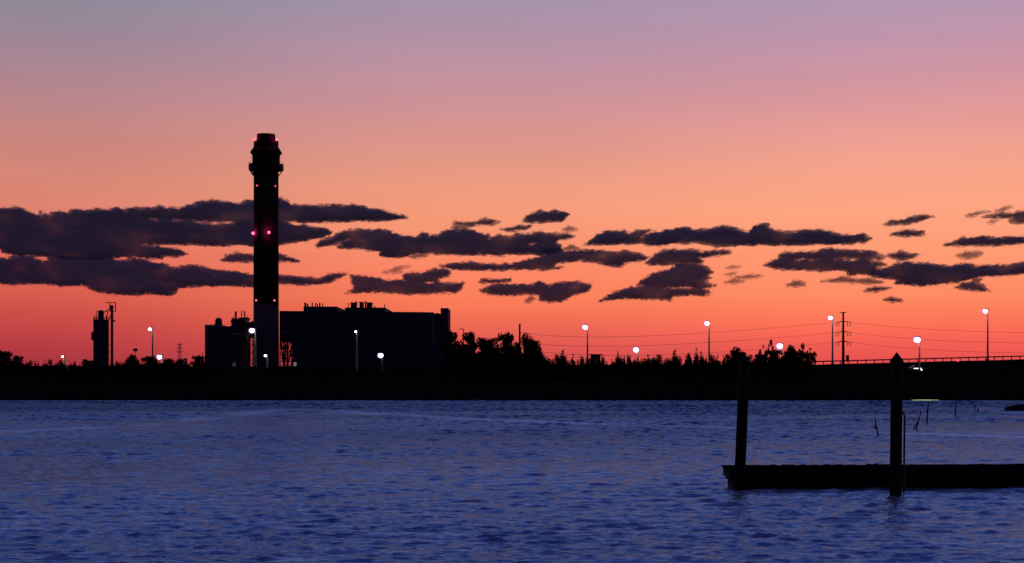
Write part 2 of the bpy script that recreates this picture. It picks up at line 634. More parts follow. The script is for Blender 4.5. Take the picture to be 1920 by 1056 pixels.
CLOUDS = [
    ('widest dark slate cloud bank crossing behind the chimney, upper layer at the left edge', [outline(
        ('A', '-260 96 -150 90 0 88 40 88 85 80 130 95 165 115 200 128 215 105 235 112 250 125 285 110 320 100 345 115 375 95 430 92 450 98 520 90 570 95 620 82 650 98 690 85 770 80 800 88 840 72 870 85 950 85 1000 72 1050 52 1110 44 1160 46 1260 64 1300 48 1345 45 1400 40 1480 30 1520 50 1540 70 1650 70 1750 72 1830 68'),
        ('B', '100 50 300 48 400 55 470 78 540 85 600 105 700 125 600 140 560 148 400 148 150 155 0 155'),
        ('A', '1500 152 1550 175 1620 180 1690 188 1730 195 1750 205 1735 225 1690 240 1600 255 1500 272 1345 280 1100 278 960 275 800 275 760 282 870 295 920 297 985 325 930 337 860 335 845 352 780 350 690 340 590 346 500 350 300 350 250 342 160 333 80 327 20 320 0 295 -150 300 -260 300')),
        outline(('A', '990 143 1040 152 1120 155 1200 152 1230 160 1180 170 1100 165 1040 162')), outline(('A', '775 140 815 136 840 141 800 148')),
        outline(('A', '890 143 950 141 975 150 930 152'))], 0.97),
    ('lower dark cloud bank at the left edge, tapering to a point right of the chimney', [outline(
        ('A', '-260 345 -150 345 0 352 40 354 80 335 150 335 165 345 205 365 240 365 260 350 500 340 575 345 600 362 670 364 690 345 760 360 800 372 860 378 900 395 920 402 1000 390 1060 392 1120 410 1180 422 1230 418 1290 432 1345 440 1480 442 1560 450 1690 458 1730 440 1800 430 1840 432 1800 448 1760 470 1700 485 1600 488 1480 485 1345 500 1200 495 1000 497 940 505 915 535 890 548 840 545 800 535 700 543 600 540 520 530 480 515 455 495 440 490 320 497 240 485 130 483 60 490 0 485 -150 490 -260 490'))], 0.96),
    ('small flat cloud crossing behind the chimney between the two left banks', [outline(
        ('A', '1170 360 1200 335 1260 320 1300 330 1345 335 1480 330 1530 345 1580 365 1550 370 1480 362 1345 368 1200 368'))], 0.9),
    ('long lumpy dark cloud in the middle of the sky, ragged at its left end', [outline(
        ('B', '115 300 150 275 220 260 240 235 330 208 520 207 580 215 640 245 700 255 750 255 800 235 840 230 830 248 880 245 940 218 1000 205 1080 203 1130 218 1170 240 1225 235 1220 260 1300 240 1360 255 1400 230 1460 238 1560 220 1580 235 1700 230 1770 245 1750 260 1680 268 1650 285 1680 310 1700 338 1640 355 1560 375 1500 360 1380 362 1300 372 1150 365 1000 368 850 358 760 360 700 375 640 382 560 382 520 370 530 345 440 335 380 320 270 325 250 315 290 290 330 270 260 290 200 305 120 318')),
        outline(('B', '1475 293 1530 290 1520 300 1480 302'))], 0.96),
    ('thin arm of cloud running right from under the long middle cloud', [outline(
        ('B', '905 440 950 430 1030 422 1100 415 1200 425 1280 432 1380 425 1460 405 1550 385 1600 370 1560 330 1680 330 1720 350 1800 345'),
        ('C', '0 465 180 468 300 480 400 470 470 490 520 497 600 525 560 545 480 560 380 570 360 605 280 600 210 590 150 570 0 550'),
        ('B', '1780 408 1700 415 1650 425 1640 445 1700 450 1600 465 1450 460 1300 465 1100 465 1000 460'))], 0.93),
    ('small dark double humped cloud, alone above the middle of the cloud belt', [outline(
        ('B', '1445 145 1490 110 1550 85 1610 95 1650 78 1700 95 1740 105 1720 130 1680 155 1610 150 1540 158 1470 155'))], 0.95),
    ('thin peaked wisp left of the double humped cloud', [outline(
        ('B', '990 165 1080 160 1150 155 1205 132 1250 152 1290 158 1260 172 1180 170 1100 174 1000 176'))], 0.85),
    ('sliver of cloud just under the thin peaked wisp', [outline(('B', '980 192 1050 180 1110 182 1060 196'))], 0.8),
    ('small wisp below and left of the double humped cloud', [outline(
        ('B', '1300 205 1380 190 1420 180 1490 183 1460 202 1390 208 1330 212'))], 0.85),
    ('tiny wisp below and right of the double humped cloud', [outline(('B', '1700 200 1740 186 1790 205 1740 214'))], 0.7),
    ('ragged purple cloud low in the sky above the boiler house roof', [outline(
        ('B', '305 615 350 600 350 570 340 545 330 500 380 505 480 515 560 535 640 532 680 535 670 500 720 485 800 488 870 458 950 462 975 480 960 505 900 520 890 540 960 552 1060 550 1050 580 1000 612 940 608 800 618 700 622 560 612 440 605 370 612')),
        outline(('B', '785 546 830 542 870 548 830 554'))], 0.9),
    ('purple cloud with a sagging right end, low above the trees right of the plant', [outline(
        ('B', '1165 598 1220 570 1290 558 1400 562 1500 562 1550 540 1610 568 1680 548 1800 542 1885 565 1860 600 1770 625 1690 668 1620 670 1550 660 1545 625 1480 618 1350 630 1220 620'))], 0.92),
    ('flat sliver of cloud on top of the sagging purple cloud', [outline(('B', '1155 545 1190 525 1280 530 1355 523 1360 535 1280 550 1200 548'))], 0.85),
    ('faint wisp above the ragged purple cloud over the boiler house', [outline(('B', '540 480 590 465 620 445 720 435 640 462 670 478 600 482'))], 0.6),
    ('thin red sliver hanging under the long middle cloud', [outline(('B', '712 376 760 366 820 376 740 385'))], 0.75),
    ('tiny peaked cloud at the right end of the long middle cloud', [outline(('B', '1710 327 1750 306 1800 328 1750 335'))], 0.8),
    ('tiny scrap of cloud hanging below the sagging purple cloud', [outline(('B', '1455 668 1490 632 1515 650 1480 674'))], 0.7),
    ('long dark cloud right of centre with one knob on its top', [outline(
        ('C', '30 412 90 365 150 330 215 300 290 305 390 290 380 312 420 318 490 290 605 285 550 320 530 345 600 320 650 300 690 305 760 290 850 275 890 262 940 270 980 285 1080 285 1170 268 1250 252 1310 260 1400 290 1480 305 1530 255 1610 230 1640 240 1650 268 1720 292 1830 305'),
        ('D', '338 235 380 230 500 230 560 245 640 265 720 270 760 262 800 260 840 290 800 320 760 310 720 322 620 330 500 328'),
        ('C', '1800 415 1600 413 1400 418 1250 430 1180 428 1080 405 980 390 930 400 800 400 700 418 600 415 520 395 400 402 200 412'))], 0.97),
    ('flat topped cloud just under the long knobbed cloud', [outline(
        ('C', '560 570 610 545 640 510 680 480 740 465 800 457 880 465 980 460 1070 480 1160 475 1210 463 1280 462 1330 490 1250 500 1100 520 1030 530 1070 560 1050 575 900 585 780 592 660 592 600 585'))], 0.93),
    ('wedge shaped purple cloud sloping down to the left, lowest right of centre', [outline(
        ('C', '165 912 240 860 330 820 440 790 580 780 490 765 560 715 640 665 760 640 830 600 900 588 980 582 1070 595 1120 620 1150 660 1120 670 1110 690 1140 705 1100 720 1110 760 1180 770 1120 790 1070 800 1140 840 1080 858 950 855 800 870 790 900 700 895 560 890 400 885 280 895')),
        outline(('C', '740 796 850 788 960 782 1000 796 900 806'))], 0.92),
    ('lowest of the thin wisps right of the wedge shaped cloud', [outline(('C', '1265 748 1340 712 1430 738 1360 750'))], 0.65),
    ('longest of the thin wisps right of the wedge shaped cloud', [outline(('C', '1350 702 1480 678 1590 692 1500 708 1400 710'))], 0.7),
    ('topmost faint wisp right of the wedge shaped cloud', [outline(('C', '1280 613 1330 600 1390 610 1330 623'))], 0.5),
    ('faint wisp second from top, right of the wedge shaped cloud', [outline(('C', '1275 674 1360 658 1320 682'))], 0.55),
    ('tiny dark peaked cloud under the cloud with three bright gaps', [outline(('C', '1810 772 1880 733 1940 738 1965 772 1880 778'))], 0.8),
    ('broad cloud with three bright gaps in it, at the right', [outline(
        ('D', '85 475 130 455 200 440 200 410 235 385 290 392 350 385 420 388 490 370 560 358 620 370 700 370 780 382 860 380 920 410 960 425 890 440 840 430 860 450 930 460 950 480 890 480 880 500 860 528 800 540 760 538 690 550 680 520 640 510 520 520 400 512 250 510 150 495')),
        outline(('D', '320 432 375 428 372 440 330 442')), outline(('D', '412 438 470 430 465 442 420 446')), outline(('D', '605 430 700 426 755 428 740 448 680 450 640 440'))], 0.92),
    ('large dark cloud running off the right edge, lowest big one there', [outline(
        ('D', '830 545 860 510 960 500 1020 470 1110 455 1150 465 1240 465 1290 475 1390 490 1500 468 1560 475 1570 490 1660 485 1740 478 1820 480 1880 460 1920 460 2100 455 2250 470 2250 520 2100 530 1920 535 1780 550 1620 555 1460 600 1340 610 1200 620 1020 608 1040 580 1000 570 930 568'))], 0.96),
    ('flat dark cloud at the right edge, in the middle of three', [outline(
        ('D', '1365 337 1430 315 1470 290 1560 285 1630 270 1720 288 1830 275 1920 285 2100 290 2150 305 2100 320 1900 320 1800 332 1600 337 1480 338'))], 0.95),
    ('slanting thin cloud, upper of two above the broad right cloud', [outline(
        ('D', '945 187 980 168 1080 158 1120 138 1220 120 1280 132 1230 150 1150 177 1080 185 970 192'))], 0.85),
    ('small flat cloud, lower of two above the broad right cloud', [outline(('D', '990 264 1040 238 1100 230 1210 243 1220 264 1120 270'))], 0.9),
    ('small pointed cloud at the right tip of the cloud with bright gaps', [outline(('D', '970 405 1030 390 1060 376 1100 396 1180 408 1110 437 1050 437 1000 427'))], 0.9),
    ('small pale purple cloud under the flat right edge cloud', [outline(('D', '1460 410 1500 386 1610 383 1622 400 1590 424 1490 426'))], 0.75),
    ('highest cloud at the right edge, thin and torn on its left', [outline(
        ('D', '1640 132 1740 118 1840 113 1890 98 2000 90 2100 95 2150 130 2000 175 1850 177 1830 160 1850 142 1760 142'))], 0.85),
    ('small hooked wisp above the highest right edge cloud', [outline(('D', '1738 94 1790 66 1832 66 1780 98'))], 0.7),
    ('curved wisp left of the highest right edge cloud', [outline(('D', '1528 124 1590 103 1672 98 1600 118 1540 132'))], 0.7),
    ('thin twin humped cloud below the broad cloud with bright gaps', [outline(
        ('D', '490 590 590 575 640 558 720 573 760 580 860 573 930 602 840 608 740 600 620 595'))], 0.82),
    ('small lens shaped cloud, upper of two low at the right', [outline(('D', '806 657 870 633 972 640 890 661'))], 0.85),
    ('lowest small cloud above the transmission pole', [outline(('D', '942 724 990 706 1062 733 1000 733'))], 0.85),
    ('small ragged cloud hanging under the large right edge cloud', [outline(
        ('D', '1450 637 1500 605 1570 600 1580 570 1620 575 1600 605 1640 625 1672 662 1590 657 1520 647'))], 0.88),
    ('tiny scrap of cloud under the highest right edge cloud', [outline(('D', '1685 172 1710 153 1737 165 1700 180'))], 0.6),
]


def cloud_material():
    m = bpy.data.materials.new('cloud')
    m.use_nodes = True
    n, l = m.node_tree.nodes, m.node_tree.links
    n.clear()
    o = n.new('ShaderNodeOutputMaterial')
    mx = n.new('ShaderNodeMixShader')
    tr = n.new('ShaderNodeBsdfTransparent')
    di = n.new('ShaderNodeBsdfDiffuse')
    di.inputs['Color'].default_value = (0.44, 0.44, 0.45, 1)
    at = n.new('ShaderNodeAttribute')
    at.attribute_name = 'rim'
    op = n.new('ShaderNodeAttribute')
    op.attribute_name = 'opacity'
    t = n.new('ShaderNodeTexCoord')
    mp_ = n.new('ShaderNodeMapping')
    mp_.inputs['Scale'].default_value = (0.55, 0.2, 1.1)
    l.new(t.outputs['Object'], mp_.inputs[0])
    z = n.new('ShaderNodeTexNoise')
    z.inputs['Scale'].default_value = 0.045
    z.inputs['Detail'].default_value = 6
    z.inputs['Roughness'].default_value = 0.62
    l.new(mp_.outputs[0], z.inputs['Vector'])
    a = n.new('ShaderNodeMath')
    a.operation = 'SUBTRACT'
    l.new(z.outputs['Fac'], a.inputs[0])
    a.inputs[1].default_value = 0.47
    mlt = n.new('ShaderNodeMath')
    mlt.operation = 'MULTIPLY'
    l.new(a.outputs[0], mlt.inputs[0])
    mlt.inputs[1].default_value = 19.0            # ragged by a few pixels of the photo
    s = n.new('ShaderNodeMath')
    s.operation = 'ADD'
    l.new(at.outputs['Fac'], s.inputs[0])
    l.new(mlt.outputs[0], s.inputs[1])
    mr_ = n.new('ShaderNodeMapRange')
    mr_.interpolation_type = 'SMOOTHSTEP'
    mr_.inputs[1].default_value = -2.2
    mr_.inputs[2].default_value = 3.2
    l.new(s.outputs[0], mr_.inputs[0])
    pr = n.new('ShaderNodeMath')
    pr.operation = 'MULTIPLY'
    l.new(mr_.outputs[0], pr.inputs[0])
    z2 = n.new('ShaderNodeTexNoise')              # thinner and thicker parts inside a cloud
    z2.inputs['Scale'].default_value = 0.009
    z2.inputs['Detail'].default_value = 5
    l.new(mp_.outputs[0], z2.inputs['Vector'])
    m3 = n.new('ShaderNodeMapRange')
    m3.inputs[1].default_value = 0.50
    m3.inputs[2].default_value = 0.75
    m3.inputs[3].default_value = 1.0
    m3.inputs[4].default_value = 0.80
    l.new(z2.outputs['Fac'], m3.inputs[0])
    p3 = n.new('ShaderNodeMath')
    p3.operation = 'MULTIPLY'
    l.new(op.outputs['Fac'], p3.inputs[0])
    l.new(m3.outputs[0], p3.inputs[1])
    l.new(p3.outputs[0], pr.inputs[1])
    l.new(pr.outputs[0], mx.inputs[0])
    l.new(tr.outputs[0], mx.inputs[1])
    l.new(di.outputs[0], mx.inputs[2])
    l.new(mx.outputs[0], o.inputs[0])
    return m


M['cloud'] = cloud_material()


def make_cloud(i, label, rings, opac):
    pts = rings[0]
    x0, y0 = pts.min(0) - 7
    x1, y1 = pts.max(0) + 7
    st = 1.6 if (x1 - x0) > 90 else 1.0
    gx = np.arange(x0, x1 + st, st)
    gy = np.arange(y0, y1 + st, st)
    PX, PY = np.meshgrid(gx, gy)
    dist = np.full(PX.shape, 1e9)
    ins = np.zeros(PX.shape, bool)
    for rg in rings:
        for a, c in zip(rg, np.roll(rg, -1, 0)):
            d = c - a
            t = np.clip(((PX - a[0]) * d[0] + (PY - a[1]) * d[1]) / max(d @ d, 1e-9), 0, 1)
            dist = np.minimum(dist, np.hypot(PX - a[0] - t * d[0], PY - a[1] - t * d[1]))
            if a[1] != c[1]:
                cr = ((a[1] > PY) != (c[1] > PY)) & (PX < (c[0] - a[0]) * (PY - a[1]) / (c[1] - a[1]) + a[0])
                ins ^= cr
    sd = np.where(ins, dist, -dist) + 0.7
    if (x1 - x0) < 60:
        sd = sd + 0.5
    ym = pts[:, 1].mean()
    D = min(F * 760.0 / (HZ - ym), 13000.0) + i * 17.0
    k = D / F
    prof = np.sqrt(np.clip(sd + 4.5, 0, 14)) * 2.2           # half thickness in photo pixels
    lump = vnoise(PX / 34 + i * 7, PY / 14, 30 + i) * 0.7 + vnoise(PX / 14, PY / 8 + i, 70 + i) * 0.3
    half = prof * (0.75 + 0.22 * lump) * k
    half2 = prof * 4.0 * k
    keep = sd > -4.6
    cell = keep[:-1, :-1] | keep[1:, :-1] | keep[:-1, 1:] | keep[1:, 1:]
    use = np.zeros(PX.shape, bool)
    for a, c in ((0, 0), (1, 0), (0, 1), (1, 1)):
        use[a:a + cell.shape[0], c:c + cell.shape[1]] |= cell
    idx = np.full(PX.shape, -1)
    idx[use] = np.arange(use.sum())
    nv = int(use.sum())
    wx, wz = (PX[use] - 960) * k, H + (HZ - PY[use]) * k
    c0 = np.array([wx.mean(), D, wz.mean()])
    front = np.stack([wx - c0[0], -half[use], wz - c0[2]], 1)
    back = np.stack([wx - c0[0], half2[use], wz - c0[2]], 1)
    jj, ii = np.nonzero(cell)
    f1 = np.stack([idx[jj, ii], idx[jj + 1, ii], idx[jj + 1, ii + 1], idx[jj, ii + 1]], 1)
    f2 = f1[:, ::-1] + nv
    q = np.concatenate([f1, f2]).astype(np.int32)
    me = bpy.data.meshes.new('cloud')
    me.vertices.add(nv * 2)
    me.vertices.foreach_set('co', np.concatenate([front, back]).astype(np.float32).ravel())
    me.loops.add(q.size)
    me.loops.foreach_set('vertex_index', q.ravel())
    me.polygons.add(len(q))
    me.polygons.foreach_set('loop_start', np.arange(0, q.size, 4, dtype=np.int32))
    me.update()
    me.validate()
    me.shade_smooth()
    r = np.clip(sd[use], -8, 12)
    for nm, v in (('rim', np.concatenate([r, r])), ('opacity', np.full(nv * 2, 1 - sqrt((1 - opac) * (0.25 if opac > 0.84 else 0.8))))):
        a = me.attributes.new(nm, 'FLOAT', 'POINT')
        a.data.foreach_set('value', v.astype(np.float32))
    me.materials.append(M['cloud'])
    o = bpy.data.objects.new('cloud', me)
    o.location = c0
    COL.objects.link(o)
    tag(o, label, 'cloud', 'clouds strung across the sunset sky')


for i, (lb, rings, opac) in enumerate(CLOUDS):
    make_cloud(i, lb, rings, opac)


# ------------------------------------------------------------------ power plant
DP = 560.0                     # distance of the plant
kp = F / DP                    # pixels per metre there


def px(p):
    return X(p, DP)


def pz(p):
    return Z(p, DP)


GZ = 2.7                       # ground level behind the embankment


def lattice(b, xs, zs, y0, y1, w=0.22, diag=True):
    for y in (y0, y1):
        for x in xs:
            b.bar((x, y, zs[0]), (x, y, zs[-1]), w * 1.4)
        for z in zs[1:]:
            b.bar((xs[0], y, z), (xs[-1], y, z), w)
        if diag:
            for i in range(len(xs) - 1):
                for j in range(len(zs) - 1):
                    a, c = (xs[i], xs[i + 1]) if (i + j) % 2 else (xs[i + 1], xs[i])
                    b.bar((a, y, zs[j]), (c, y, zs[j + 1]), w * 0.8)
                    b.bar((c, y, zs[j]), (a, y, zs[j + 1]), w * 0.8)
    for x in (xs[0], xs[-1]):
        for z in zs[1:]:
            b.bar((x, y0, z), (x, y1, z), w)


def chimney():
    cy = DP - 7
    cx = X(499, cy)
    k2 = cy / F
    xx = lambda p: (p - 499) * k2
    zz = lambda p: H + (HZ - p) * k2
    t = thing('chimney', (cx, cy, GZ), 'tall dark power plant chimney with red warning lights and a gallery near its top', 'chimney')
    r = 23.5 * k2
    b = MB()
    b.lathe([(r * 1.0, zz(572)), (r * .985, zz(420)), (r * .98, zz(305)), (r * .97, zz(290))], cx, cy, 48)
    b.build('shaft', M['stack_dark'], t, True)
    b = MB()
    b.lathe([(r * 1.02, GZ), (r * 1.01, zz(640)), (r * 1.0, zz(572.2))], cx, cy, 48)
    tag(b.build('lower_shaft', M['stack_pale'], t, True), 'concrete foot of the chimney, painted paler for lamp light')
    b = MB()
    b.lathe([(25.5 * k2, zz(310)), (25.8 * k2, zz(291)), (29.5 * k2, zz(287.5)), (29.5 * k2, zz(286)), (25 * k2, zz(279)), (23 * k2, zz(276)), (23 * k2, zz(269)), (22.4 * k2, zz(266))], cx, cy, 40)
    b.build('collar', M['stack_dark'], t)
    b = MB()
    b.lathe([(17.6 * k2, zz(267)), (17.0 * k2, zz(254)), (17.2 * k2, zz(252.5)), (15.5 * k2, zz(252.3)), (15, zz(254)) if False else (15.2 * k2, zz(254))], cx, cy, 40)
    b.build('flue', M['stack_dark'], t)
    b = MB()
    ro = 32.5 * k2
    b.lathe([(24 * k2, zz(319.5)), (ro, zz(319)), (ro, zz(309)), (ro - .25, zz(309)), (ro - .3, zz(317)), (24 * k2, zz(317))], cx, cy, 40)
    g = b.build('gallery', M['black_paint'], t)
    for i in range(12):
        a = 2 * pi * i / 12
        b = MB()
        b.bar((cx + ro * .95 * cos(a), cy + ro * .95 * sin(a), zz(319.5)), (cx + r * cos(a), cy + r * sin(a), zz(330)), 0.35)
        b.build('bracket', M['black_paint'], g)
    b = MB()
    for i in range(20):
        a = 2 * pi * i / 20
        p = (cx + ro * cos(a), cy + ro * sin(a))
        b.bar((p[0], p[1], zz(309)), (p[0], p[1], zz(306.5)), 0.08)
        q = (cx + ro * cos(a + pi / 10), cy + ro * sin(a + pi / 10))
        b.bar((p[0], p[1], zz(306.5)), (q[0], q[1], zz(306.5)), 0.08)
    b.build('railing', M['black_paint'], g)
    # ladder up the side
    b = MB()
    xl = cx + 21.5 * k2
    for s in (-.3, .3):
        b.bar((xl + s, cy - r * .55, GZ), (xl + s, cy - r * .55, zz(320)), 0.1)
    b.build('ladder', M['black_paint'], t)
    # warning lights; every one on a little bracket
    for lp, row, rad, mt, side in ((478.5, 263, .62, 'red_pale', 1), (521, 263, .58, 'red_pale', 1), (486, 351, .34, 'red', 0), (519, 351, .32, 'red', 0),
                                   (476.5, 438.5, .62, 'red_hot', 0), (508.5, 438.5, .58, 'red_hot', 0), (484, 564.5, .36, 'red_pale', 0), (517.5, 564.5, .36, 'red_pale', 0)):
        dx = xx(lp)
        dy = -sqrt(max(r * r * 1.02 - dx * dx, 0.4)) - 0.6
        if side:
            dy = -2.0
        w = MB()
        w.ball((cx + dx, cy + dy, zz(row)), rad, 12, 8)
        o = w.build('warning_light', M[mt], t, True)
        if row in (263, 438.5):                      # the lamp's own light on the concrete
            li = bpy.data.lights.new('warning_glow', 'POINT')
            li.energy = 900 if row == 438.5 else 250
            li.color = (1.0, 0.05, 0.16)
            li.shadow_soft_size = .3
            lo = bpy.data.objects.new('warning_glow', li)
            lo.location = (dx, dy - 1.0, zz(row) - GZ)
            lo.parent = t
            COL.objects.link(lo)
        w = MB()
        w.box(cx + dx - .3, cx + dx + .3, cy + dy - .1, cy + dy + (1.8 if side else 1.6), zz(row) - rad - .25, zz(row) - rad + .02)
        w.build('bracket', M['black_paint'], o)


chimney()


def boiler_house():
    y0, y1 = DP, DP + 40
    t = thing('boiler_house', (px(690), y0, GZ), 'long dark boiler house with two stepped roof blocks, right of the chimney', 'building')
    b = MB()
    b.prism([(px(548), GZ), (px(826), GZ), (px(826), pz(589)), (px(812), pz(588)), (px(812), pz(585.5)), (px(640), pz(584)), (px(527), pz(583)), (px(524), pz(583)), (px(524), pz(640)), (px(548), pz(640))], y0, y1)
    b.build('wall', M['cladding'], t)
    b = MB()
    b.box(px(568), px(630), y0 + 1.5, y1 - 6, pz(584.5), pz(574.5))
    rb = b.build('roof_block', M['cladding'], t)
    for p, w, top in ((570.5, 2.2, 567), (575, 1.6, 569), (583.5, 1.2, 567), (590, 1.2, 567), (593.5, 1.0, 569), (597.5, 1.4, 567), (603, 1.0, 568)):
        v = MB()
        v.tube([(px(p), y0 + 3, pz(575)), (px(p), y0 + 3, pz(top))], w / kp, 8)
        v.build('vent_pipe', M['dark_steel'], rb)
    b = MB()
    b.box(px(646), px(721), y0 + 1.5, y1 - 6, pz(585.5), pz(576.5))
    rb = b.build('roof_block', M['cladding'], t)
    for p, w, top in ((652, .8, 567), (666.3, 1.3, 564), (684, 1.6, 564), (720, .9, 570), (701, 1.2, 573)):
        v = MB()
        v.tube([(px(p), y0 + 3, pz(577)), (px(p), y0 + 3, pz(top))], w / kp, 8)
        v.build('vent_pipe', M['dark_steel'], rb)
    for a, c, top in ((656, 665, 568), (672.5, 678, 567), (686, 694.5, 568)):
        v = MB()
        v.box(px(a), px(c), y0 + 3, y0 + 9, pz(577), pz(top))
        v.box(px(a) - .2, px(c) + .2, y0 + 2.8, y0 + 9.2, pz(top) + .005, pz(top) + .35)
        v.build('fan_housing', M['dark_steel'], rb)
    b = MB()
    b.box(px(826.2), px(840), y0 - .5, y0 + 22, GZ, pz(579))
    b.box(px(826), px(840.3), y0 - .7, y0 + 22.2, pz(579) + .004, pz(578))
    b.build('stair_tower', M['cladding'], t)
    b = MB()
    b.ball((px(819), y0 + 6, pz(589)), (5.5 / kp, 3, 3.2 / kp))
    b.build('roof_tank', M['dark_steel'], t, True)
    b = MB()
    b.tube([(px(802), y0 - .4, pz(588)), (px(810), y0 - .4, pz(592)), (px(813), y0 - .4, pz(601)), (px(813), y0 - .4, pz(640))], .22, 8)
    b.build('drain_pipe', M['steel'], t)
    b = MB()
    for i in range(10):                              # ribs in the cladding
        x = px(560 + i * 26)
        b.box(x - .25, x + .25, y0 - .3, y0 - .003, GZ, pz(590))
    for i in range(2):
        b.box(px(548.5), px(825.5), y0 - .22, y0 - .004, pz(640 - i * 26) - .2, pz(640 - i * 26) + .2)
    b.build('cladding_rib', M['cladding'], t)
    b = MB()
    b.box(px(551), px(556), y0 - .5, y0 - .31, pz(687), pz(679.5))
    tag(b.build('lit_window', M['window'], t), 'pale lit doorway at the left foot of the boiler house')
    b = MB()
    b.box(px(529), px(540), y0 - .14, y0 - .005, pz(622.5), pz(620.5))
    b.build('louvre', M['steel'], t)
    b = MB()
    lattice(b, [px(524.5), px(531), px(538), px(546.5)], [GZ, pz(678), pz(665), pz(652), pz(640)], y0 + .5, y0 + 12, .26)
    for i in range(6):
        xa = random.uniform(px(526), px(545))
        b.bar((xa, y0 + 4, pz(680)), (xa + random.uniform(-2, 2), y0 + 4, pz(640)), .35)
    b.build('steel_frame', M['dark_steel'], t)


boiler_house()


def coal_house():
    y0, y1 = DP, DP + 22
    t = thing('crusher_house', (px(414), y0, GZ), 'dark stepped plant building with short exhaust stacks, left of the chimney', 'building')
    b = MB()
    b.prism([(px(384), GZ), (px(450), GZ), (px(450), pz(632)), (px(456), pz(630)), (px(456), pz(606)), (px(432), pz(611)), (px(430), pz(612)), (px(416), pz(613.5)), (px(411), pz(620)), (px(411), pz(609)), (px(384), pz(609))], y0, y1)
    b.build('wall', M['cladding'], t)
    b = MB()
    b.lathe([(6.6 / kp, pz(609.5)), (6.6 / kp, pz(600)), (5.6 / kp, pz(597)), (3 / kp, pz(595.2)), (.4, pz(594.8))], px(404), y0 + 6, 24)
    b.lathe([(8.6 / kp, pz(608)), (8.6 / kp, pz(606.6)), (6.5 / kp, pz(606.6))], px(404), y0 + 6, 24)
    b.build('silo_head', M['dark_steel'], t)
    b = MB()
    b.prism([(px(432), pz(614)), (px(443.5), pz(614)), (px(443.5), pz(597)), (px(433), pz(596)), (px(430), pz(603)), (px(432), pz(605))], y0 + 2, y0 + 9)
    b.box(px(429), px(434), y0 + 3, y0 + 8, pz(607), pz(606))
    b.build('scrubber', M['dark_steel'], t)
    b = MB()
    b.prism([(px(446), pz(612)), (px(458.5), pz(612)), (px(458.5), pz(598)), (px(461), pz(596)), (px(461), pz(594.8)), (px(445), pz(595.2)), (px(446), pz(598))], y0 + 2, y0 + 10)
    b.build('scrubber', M['dark_steel'], t)
    for p, w, top in ((437.5, 2.0, 583), (448.7, 1.0, 581.5), (454.3, 1.3, 582.5), (433, .6, 592), (459.5, .6, 592)):
        b = MB()
        b.tube([(px(p), y0 + 5, pz(598)), (px(p), y0 + 5, pz(top))], w / kp, 10)
        b.build('exhaust_stack', M['dark_steel'], t)
    b = MB()
    b.box(px(436.5), px(442), y0 - .2, y0 - .004, pz(688), pz(680))
    tag(b.build('window', M['window_dim'], t), 'dim grey window near the ground')
    b = MB()
    b.box(px(387), px(405), y0 - .1, y0 - .003, pz(611.5), pz(609.8))
    b.build('roof_louvre', M['steel'], t)
    b = MB()
    lattice(b, [px(450.5), px(457), px(464), px(471), px(476)], [GZ, pz(676), pz(660), pz(645), pz(630)], y0 + 3, y0 + 14, .15)
    for i in range(4):
        xa = random.uniform(px(450), px(474))
        b.bar((xa, y0 + 8, pz(random.uniform(660, 690))), (xa + random.uniform(-3, 3), y0 + 8, pz(random.uniform(622, 645))), random.uniform(.2, .35))
    b.box(px(450.5), px(457), y0 + 5, y0 + 12, pz(640), pz(626))
    b.build('steel_frame', M['dark_steel'], t)
    b = MB()
    b.prism([(px(456), pz(612)), (px(476), pz(612)), (px(476), pz(600)), (px(461), pz(604.5)), (px(456), pz(606))], y0 + 4, y0 + 8)
    b.build('duct', M['dark_steel'], t)
    b = MB()
    b.bar((px(434), y0 - .6, pz(627)), (px(462), y0 - .6, pz(625.5)), .3)
    b.build('pipe', M['steel'], t)


coal_house()


